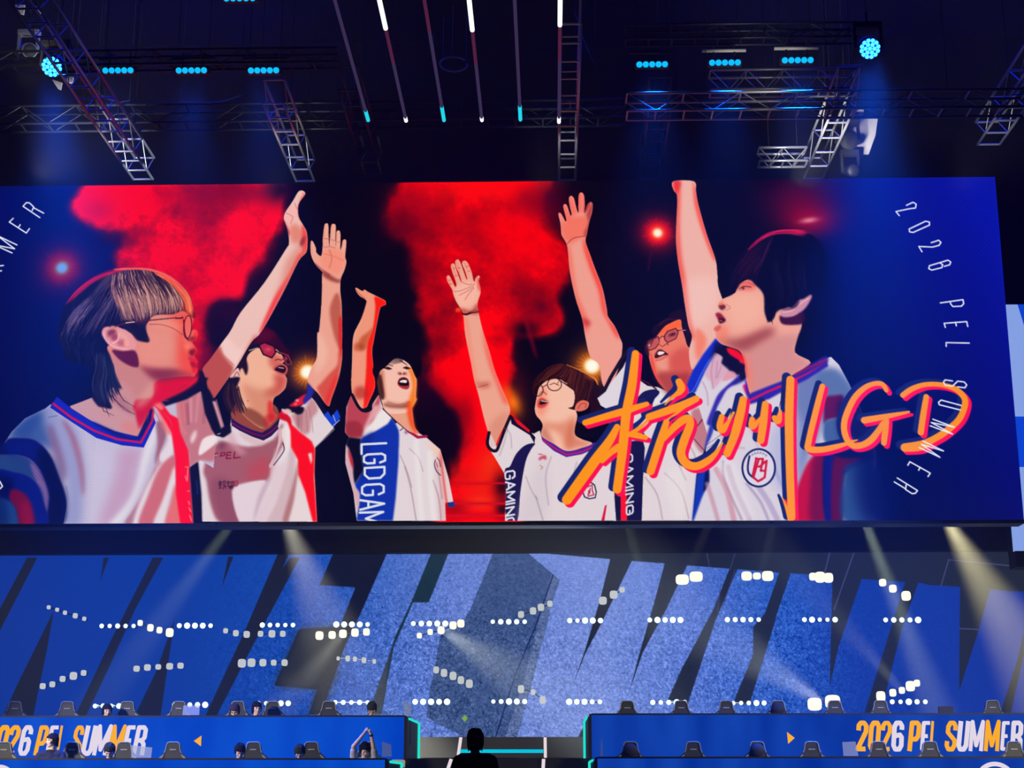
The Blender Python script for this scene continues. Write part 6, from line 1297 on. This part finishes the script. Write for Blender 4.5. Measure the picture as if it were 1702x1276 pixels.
# ---------------------------------------------------------------- gaming chairs behind the desks
M_CH = smat('chair_leather', (.03, .031, .022), .55); M_CHY = smat('chair_trim', (.22, .2, .1), .6); M_CHP = smat('chair_piping', (.3, .29, .2), .6); M_BADGE = smat('chair_badge', (.6, .58, .45), .6); M_PIL = smat('pillow_black', (.012, .012, .012), .8)
CO = [(.0, 1.222), (.075, 1.22), (.105, 1.205), (.118, 1.16), (.128, 1.09), (.15, 1.04), (.2, 1.0), (.245, .965), (.27, .9), (.275, .75), (.25, .55), (.22, .46)]
def make_chair(pillow):
    t = thing('gaming_chair', (0, 0, 0), 'chair', 'chair', 'dark gaming chairs at the desks')
    out = CO[::1]+[(-x, z) for x, z in reversed(CO[1:])]
    MB().prism(out, .0, .1).build('backrest', M_CH, t, bevel=.018)
    pp = [Vector((x, -.012, z)) for x, z in ([(-a, b) for a, b in reversed(CO[1:6])]+CO[:6])]
    MB().path(pp, .0085, 6).build('piping', M_CHP, t)  # piping, its colour brightened to suggest rim light on the edges
    for s in (-1, 1):
        MB().prism([(s*.15, 1.02), (s*.2, .985), (s*.238, .955), (s*.25, .9), (s*.205, .93), (s*.16, .98)][::s], -.015, .0).build('wing_trim', M_CHY, t)
        MB().box((s*.29, -.2, .66), (.06, .26, .035)).build('armrest', M_CH, t, bevel=.012)
        MB().box((s*.29, -.15, .56), (.04, .05, .2)).build('armrest_post', M_CH, t)
    for k in range(5): MB().box((-.046+k*.023, -.006, 1.095), (.017, .014, .012)).build('badge', M_BADGE, t)
    if pillow:
        MB().ball((0, -.03, 1.08), (.125, .06, .11), 16, 10).build('headrest_pillow', M_PIL, t, True)
    MB().box((0, -.22, .46), (.5, .5, .1)).build('seat', M_CH, t, bevel=.03)
    MB().tube((0, -.2, .1), (0, -.2, .42), .03, 10).build('gas_lift', M_ALUD, t)
    for k in range(5):
        a = k*2*math.pi/5+.3; e = Vector((.3*math.cos(a), -.2+.3*math.sin(a), .07))
        MB().tube((0, -.2, .1), e, .022, 8).build('base_arm', M_CH, t); MB().ball(e-Vector((0, 0, .035)), .034, 8, 6).build('caster', M_BLACK, t, True)
    return t
PROTO = {False: make_chair(False), True: make_chair(True)}; USED = set()
def chair(px, Y, floor, label, pillow=False, rz=0.):
    p = at(px, 1200, Y)
    o = PROTO[pillow] if pillow not in USED else copy_tree(PROTO[pillow]); USED.add(pillow)
    o.location = (p.x, Y, floor); o.rotation_euler = (0, 0, rz); o['label'] = label
RF, FF = 1.76, .96
for px, lab in ((23, 'at the left rear desk, nearest the left edge'), (110, 'second from the left edge at the left rear desk'), (210, 'at the left rear desk, right of the small dark-haired head'), (296, 'at the left rear desk, beside the clear divider'), (394, 'at the left rear desk, hidden by brown hair'), (452, 'at the left rear desk, right of the player with a pale face'), (546, 'at the left rear desk, sixth visible, under the lower lamp reflections')):
    chair(px, 29.45, RF, 'dark gaming chair '+lab)
for px, lab in ((10, 'at the left front desk, cut by the left edge'), (123, 'at the left front desk, right of the player in black'), (209, 'at the left front desk, behind the hunched player'), (290, 'at the left front desk, empty, below the orange triangle'), (423, 'at the left front desk, behind a bowed black head'), (519, 'at the left front desk, behind a rounded green-grey head'), (611, 'at the left front desk, behind raised arms')):
    chair(px, 27.35, FF, 'dark gaming chair '+lab)
for px, pl, lab in ((1043, 0, 'first at the inner end of the right rear desk'), (1133, 0, 'second from the aisle at the right rear desk'), (1208, 0, 'third from the aisle at the right rear desk'), (1294, 1, 'with round black pillow at the right rear desk'), (1389, 0, 'before the dazzling pair of reflections'), (1465, 0, 'at the right rear desk, above the right banner digits'), (1652, 0, 'last at the right end of the right rear desk')):
    chair(px, 29.45, RF, 'dark gaming chair '+lab, bool(pl))
for px, pl, lab in ((1047, 1, 'with black pillow, first at the right front desk'), (1151, 0, 'second from the aisle at the right front desk'), (1257, 1, 'with black pillow, left of the right orange triangle'), (1347, 0, 'at the right front desk, right of the orange triangle'), (1458, 0, 'covering the first digits of the right banner'), (1543, 0, 'under the letters PEL of the right banner'), (1682, 0, 'under the last letters of the right banner')):
    chair(px, 27.35, FF, 'dark gaming chair '+lab, bool(pl))
# the back of a small black monitor at the right rear desk
mp = at(1572, 1181, 28.55); t = thing('monitor', (mp.x, 28.55, zr2-.26), 'small black monitor at the right rear desk, between two chairs', 'monitor')
MB().box((mp.x, 28.55, mp.z-.02), (.27, .035, .2)).build('panel', M_BLACK, t, bevel=.008); MB().box((mp.x, 28.57, (zr2-.26+mp.z)/2-.05), (.05, .03, mp.z-zr2+.22)).build('stand', M_BLACK, t); MB().box((mp.x, 28.56, zr2-.25), (.2, .14, .02)).build('base', M_BLACK, t)

# ---------------------------------------------------------------- people
M_SKIN = smat('skin', (.8, .54, .4), .6, var=.06); M_HAIR = smat('black_hair', (.010, .008, .009), .95, spec=.1); M_HAIRB = smat('brown_hair', (.045, .026, .022), .95, spec=.1); M_HAIRG = smat('ash_hair', (.026, .028, .02), .95, spec=.1)
M_TEE = smat('black_tee', (.010, .010, .013), .85); M_TEEW = smat('white_jersey', (.5, .48, .5), .8); M_DARK = smat('dark_clothes', (.006, .006, .008), .9); M_PANTS = smat('dark_trousers', (.012, .013, .02), .9); M_EYE = smat('eye_dark', (.01, .008, .008), .3); M_LIP = smat('lips', (.32, .13, .1), .5); M_BAND = smat('wrist_band', (.02, .015, .06), .6)
def remesh(o, vox, it=4):
    m = o.modifiers.new('surface', 'REMESH'); m.mode = 'VOXEL'; m.voxel_size = vox; m.use_smooth_shade = True
    s = o.modifiers.new('smooth', 'SMOOTH'); s.iterations = it; s.factor = .5
def person(label, head_px, Y, floor, yaw=0., pitch=0., look=0., hair=None, top=None, arms='desk', standing=False, hair_long=.0, lean=0., top_label=None, bands=False, vox=.011):
    hair, top = hair or M_HAIR, top or M_TEE
    hp = at(*head_px, Y); H = hp.z-floor; R = Matrix.Rotation(yaw, 3, 'Z')
    loc = Vector((hp.x, Y, floor)); t = thing('person', loc, label, 'person')
    W = lambda x, y, z: loc+R @ Vector((x, y, z))
    k = H/(1.22 if not standing else 1.62)
    if standing: pel, che, nec, sho, hip = .93*k, 1.24*k, 1.46*k, 1.39*k, .9*k
    else: pel, che, nec, sho, hip = .55*k, .84*k, 1.055*k, .985*k, .54*k
    hy = -lean
    hr = Matrix.Rotation(yaw+look, 3, 'Z') @ Matrix.Rotation(pitch, 3, 'X'); hc = W(0, hy, H)
    Hd = lambda x, y, z: hc+hr @ Vector((x, y, z))
    b = MB()
    # head: skull, jaw, nose, brow, ears; neck
    sk = MB().ball((0, 0, 0), (1, 1, 1), 18, 12)
    def ell(c, r):
        o = len(b.v); e = MB().ball((0, 0, 0), r, 16, 10)
        b.add([hc+hr @ (Vector(c)+Vector(p)) for p in e.v], e.f)
    ell((0, .012, .03), (.074, .092, .088)); ell((0, -.022, -.045), (.055, .064, .066)); ell((0, -.055, -.085), (.03, .026, .022)); ell((0, -.088, -.012), (.013, .016, .024)); ell((0, -.096, -.028), (.016, .014, .011)); ell((0, -.078, .028), (.05, .014, .012))
    for s in (-1, 1): ell((s*.077, .01, -.01), (.009, .02, .03)); ell((s*.04, -.06, -.02), (.026, .024, .024))
    b.capsule(Hd(0, .02, -.07), W(0, hy*.55+.01, nec-.06), .05, .058)
    # torso and legs
    def tor(m, g):
        m.capsule(W(-.13, hy*.4+.02, sho), W(.13, hy*.4+.02, sho), .075+g); m.capsule(W(-.09, hy*.3+.01, che), W(.09, hy*.3+.01, che), .115+g); m.capsule(W(-.07, .02, pel), W(.07, .02, pel), .125+g)
        for s in (-1, 1): m.capsule(W(s*.1, hy*.35+.01, che+.02), W(s*.06, .02, pel), .11+g, .115+g)
        m.capsule(W(0, hy*.5, nec-.05), W(0, hy*.4+.01, che), .07+g, .12+g)
    tor(b, 0)
    A = {}
    for s in (-1, 1):
        S = W(s*.19, hy*.4+.02, sho)
        if arms == 'desk': E, Hn = W(s*.27, -.1, sho-.27), W(s*.14, -.36, sho-.2)
        elif arms == 'down': E, Hn = W(s*.25, .02, sho-.3), W(s*.26, -.06, sho-.56)
        else: E, Hn = W(s*.17-.02, -.1, sho+.27), W(s*.05+.05, -.12, sho+.5)
        A[s] = (S, E, Hn)
        b.capsule(S, E, .05, .04); b.capsule(E, Hn, .04, .027)
        d = (Hn-E).normalized(); u = d.orthogonal().normalized() if arms != 'up' else (R @ Vector((-s, 0, .2))).normalized()
        pc = Hn+d*.045 if arms != 'up' else Hn+Vector((0, 0, .03))+u*.02
        b.capsule(Hn, pc, .028, .03)
        w = d.cross(u).normalized()
        for f, (off, ln) in enumerate(((-.03, .065), (-.01, .078), (.01, .074), (.029, .058))):
            r0 = pc+w*off*.9; fd = (d*.8+u*.45).normalized() if arms != 'up' else (u*.75+Vector((0, 0, .5-.2*f))).normalized()
            b.capsule(r0, r0+fd*ln*.55, .0095, .009, 8); b.capsule(r0+fd*ln*.55, r0+fd*ln*.55+(fd+d*.3-u*.3).normalized()*ln*.5, .009, .0075, 8)
        b.capsule(Hn+w*.02, Hn+w*.055+d*.045, .011, .009, 8)
        if standing: kn, ft = W(s*.1, -.01, .49*k), W(s*.1, .03, .06)
        else: kn, ft = W(s*.13, -.42, .52*k), W(s*.13, -.4, .07)
        b.capsule(W(s*.085, .02, hip), kn, .085, .058); b.capsule(kn, ft, .055, .042); b.capsule(ft+Vector((0, 0, -.02)), ft+R @ Vector((0, -.16, -.03)), .042, .034)
        A[s] += (kn, ft)
    body = b.build('body', M_SKIN, t, True); remesh(body, vox)
    c = MB(); tor(c, .016)
    for s in (-1, 1):
        S, E, Hn, kn, ft = A[s]; c.capsule(S, S.lerp(E, .72 if arms != 'down' else 1.), .068, .062)
        if arms == 'down': c.capsule(E, Hn, .055, .045)
    o = c.build('shirt', top, t, True); remesh(o, .014)
    if top_label: o['label'] = top_label
    c = MB(); c.capsule(W(-.07, .02, pel-.04), W(.07, .02, pel-.04), .138)
    for s in (-1, 1): c.capsule(W(s*.085, .02, hip), A[s][3], .098, .07); c.capsule(A[s][3], A[s][4]+Vector((0, 0, .05)), .07, .058)
    remesh(c.build('trousers', M_PANTS, t, True), .016)
    # hair: cap with fringe and side locks
    h = MB()
    def hell(cn, r):
        e = MB().ball((0, 0, 0), r, 16, 10); h.add([hc+hr @ (Vector(cn)+Vector(p)) for p in e.v], e.f)
    hell((0, .026, .052), (.08, .088, .076))
    rg = random.Random(int(head_px[0]))
    for k in range(64):
        az = k*2*math.pi/64*3.01; f = -math.sin(az)                     # f = 1 at the forehead, -1 at the nape
        ze = (.052 if f > .55 else -.035-hair_long if f > -.3 else -.085-hair_long)+rg.uniform(-.022, .016)
        r0, r1 = rg.uniform(.03, .075), rg.uniform(.97, 1.1)
        q0 = (r0*math.cos(az), .026+r0*math.sin(az), .052+.078*math.sqrt(max(0, 1-(r0/.083)**2))); q1 = (.083*r1*math.cos(az), .022+.094*r1*math.sin(az), max(ze, .045))
        h.capsule(Hd(*q0), Hd(*q1), .014, .013, 7); h.capsule(Hd(*q1), Hd(q1[0]*(.97 if ze < 0 else 1.02)+rg.uniform(-.008, .008), q1[1], ze), .012, .005, 7)
    remesh(h.build('hair', hair, t, True), .0075, 2)
    for s in (-1, 1):
        e = MB().ball((0, 0, 0), (.014, .006, .006), 10, 6); m = MB(); m.add([Hd(s*.033, -.086, .008)+hr @ Vector(p) for p in e.v], e.f); m.build('eye', M_EYE, t, True)
        e = MB().ball((0, 0, 0), (.018, .005, .004), 10, 6); m = MB(); m.add([Hd(s*.034, -.09, .03)+hr @ Vector(p) for p in e.v], e.f); m.build('eyebrow', hair, t, True)
    e = MB().ball((0, 0, 0), (.02, .006, .006), 10, 6); m = MB(); m.add([Hd(0, -.092, -.06)+hr @ Vector(p) for p in e.v], e.f); m.build('mouth', M_LIP, t, True)
    if bands:
        S, E, Hn = A[1][:3]; d = (Hn-E).normalized(); MB().tube(E.lerp(Hn, .72), E.lerp(Hn, .86), .037, 12).build('wrist_band', M_BAND, t, True)
    for s in (-1, 1):
        ft = A[s][4]; m = MB(); m.capsule(ft+Vector((0, .0, -.03)), ft+R @ Vector((0, -.17, -.035)), .05, .04); remesh(m.build('shoe', M_BLACK, t, True), .014)
    return t
person('person in black tee sitting tall at the left front desk, looking left', (86, 1231), 27.0, FF, yaw=.05, look=-.75, top=M_TEE, hair=M_HAIR, arms='desk')
person('person hunched over the left front desk beside a clear divider, cap of dark hair', (184, 1247.5), 26.85, FF, yaw=.1, pitch=.75, hair=M_HAIRG, lean=.12)
person('person with bowed black hair at the left front desk, beside an empty chair', (401, 1248.5), 26.85, FF, pitch=.6, look=.3, hair=M_HAIR, lean=.12)
person('person with rounded ash hair bowed low, near the inner end of left front desk', (500, 1250), 26.85, FF, pitch=.85, hair=M_HAIRG, lean=.12)
person('person raising both bare arms with hands joined above dark hair', (607, 1246.5), 26.9, FF, pitch=.5, look=.4, hair=M_HAIR, top=M_TEEW, arms='up', bands=True, lean=.05)
person('person with small dark head peeking over the left rear desk', (178, 1181.5), 29.1, RF, look=.5, pitch=.1, hair=M_HAIR)
person('person with long brown fringe at the left rear desk', (391, 1181.5), 29.1, RF, pitch=.55, hair=M_HAIRB, lean=.05, hair_long=.02)
person('person with dark hair and pale face at the left rear desk, looking right', (427, 1177.5), 29.1, RF, look=.45, pitch=.1, hair=M_HAIR)
person('person with dark hooded round head at inner end of left rear desk', (619, 1178), 29.1, RF, pitch=.9, hair=M_HAIRG, lean=.08, hair_long=.03)
person('person in dark clothes standing in the aisle with back to us', (790, 1229.5), 18.0, .35, yaw=math.pi, hair=M_HAIR, top=M_DARK, arms='down', standing=True, hair_long=.03)
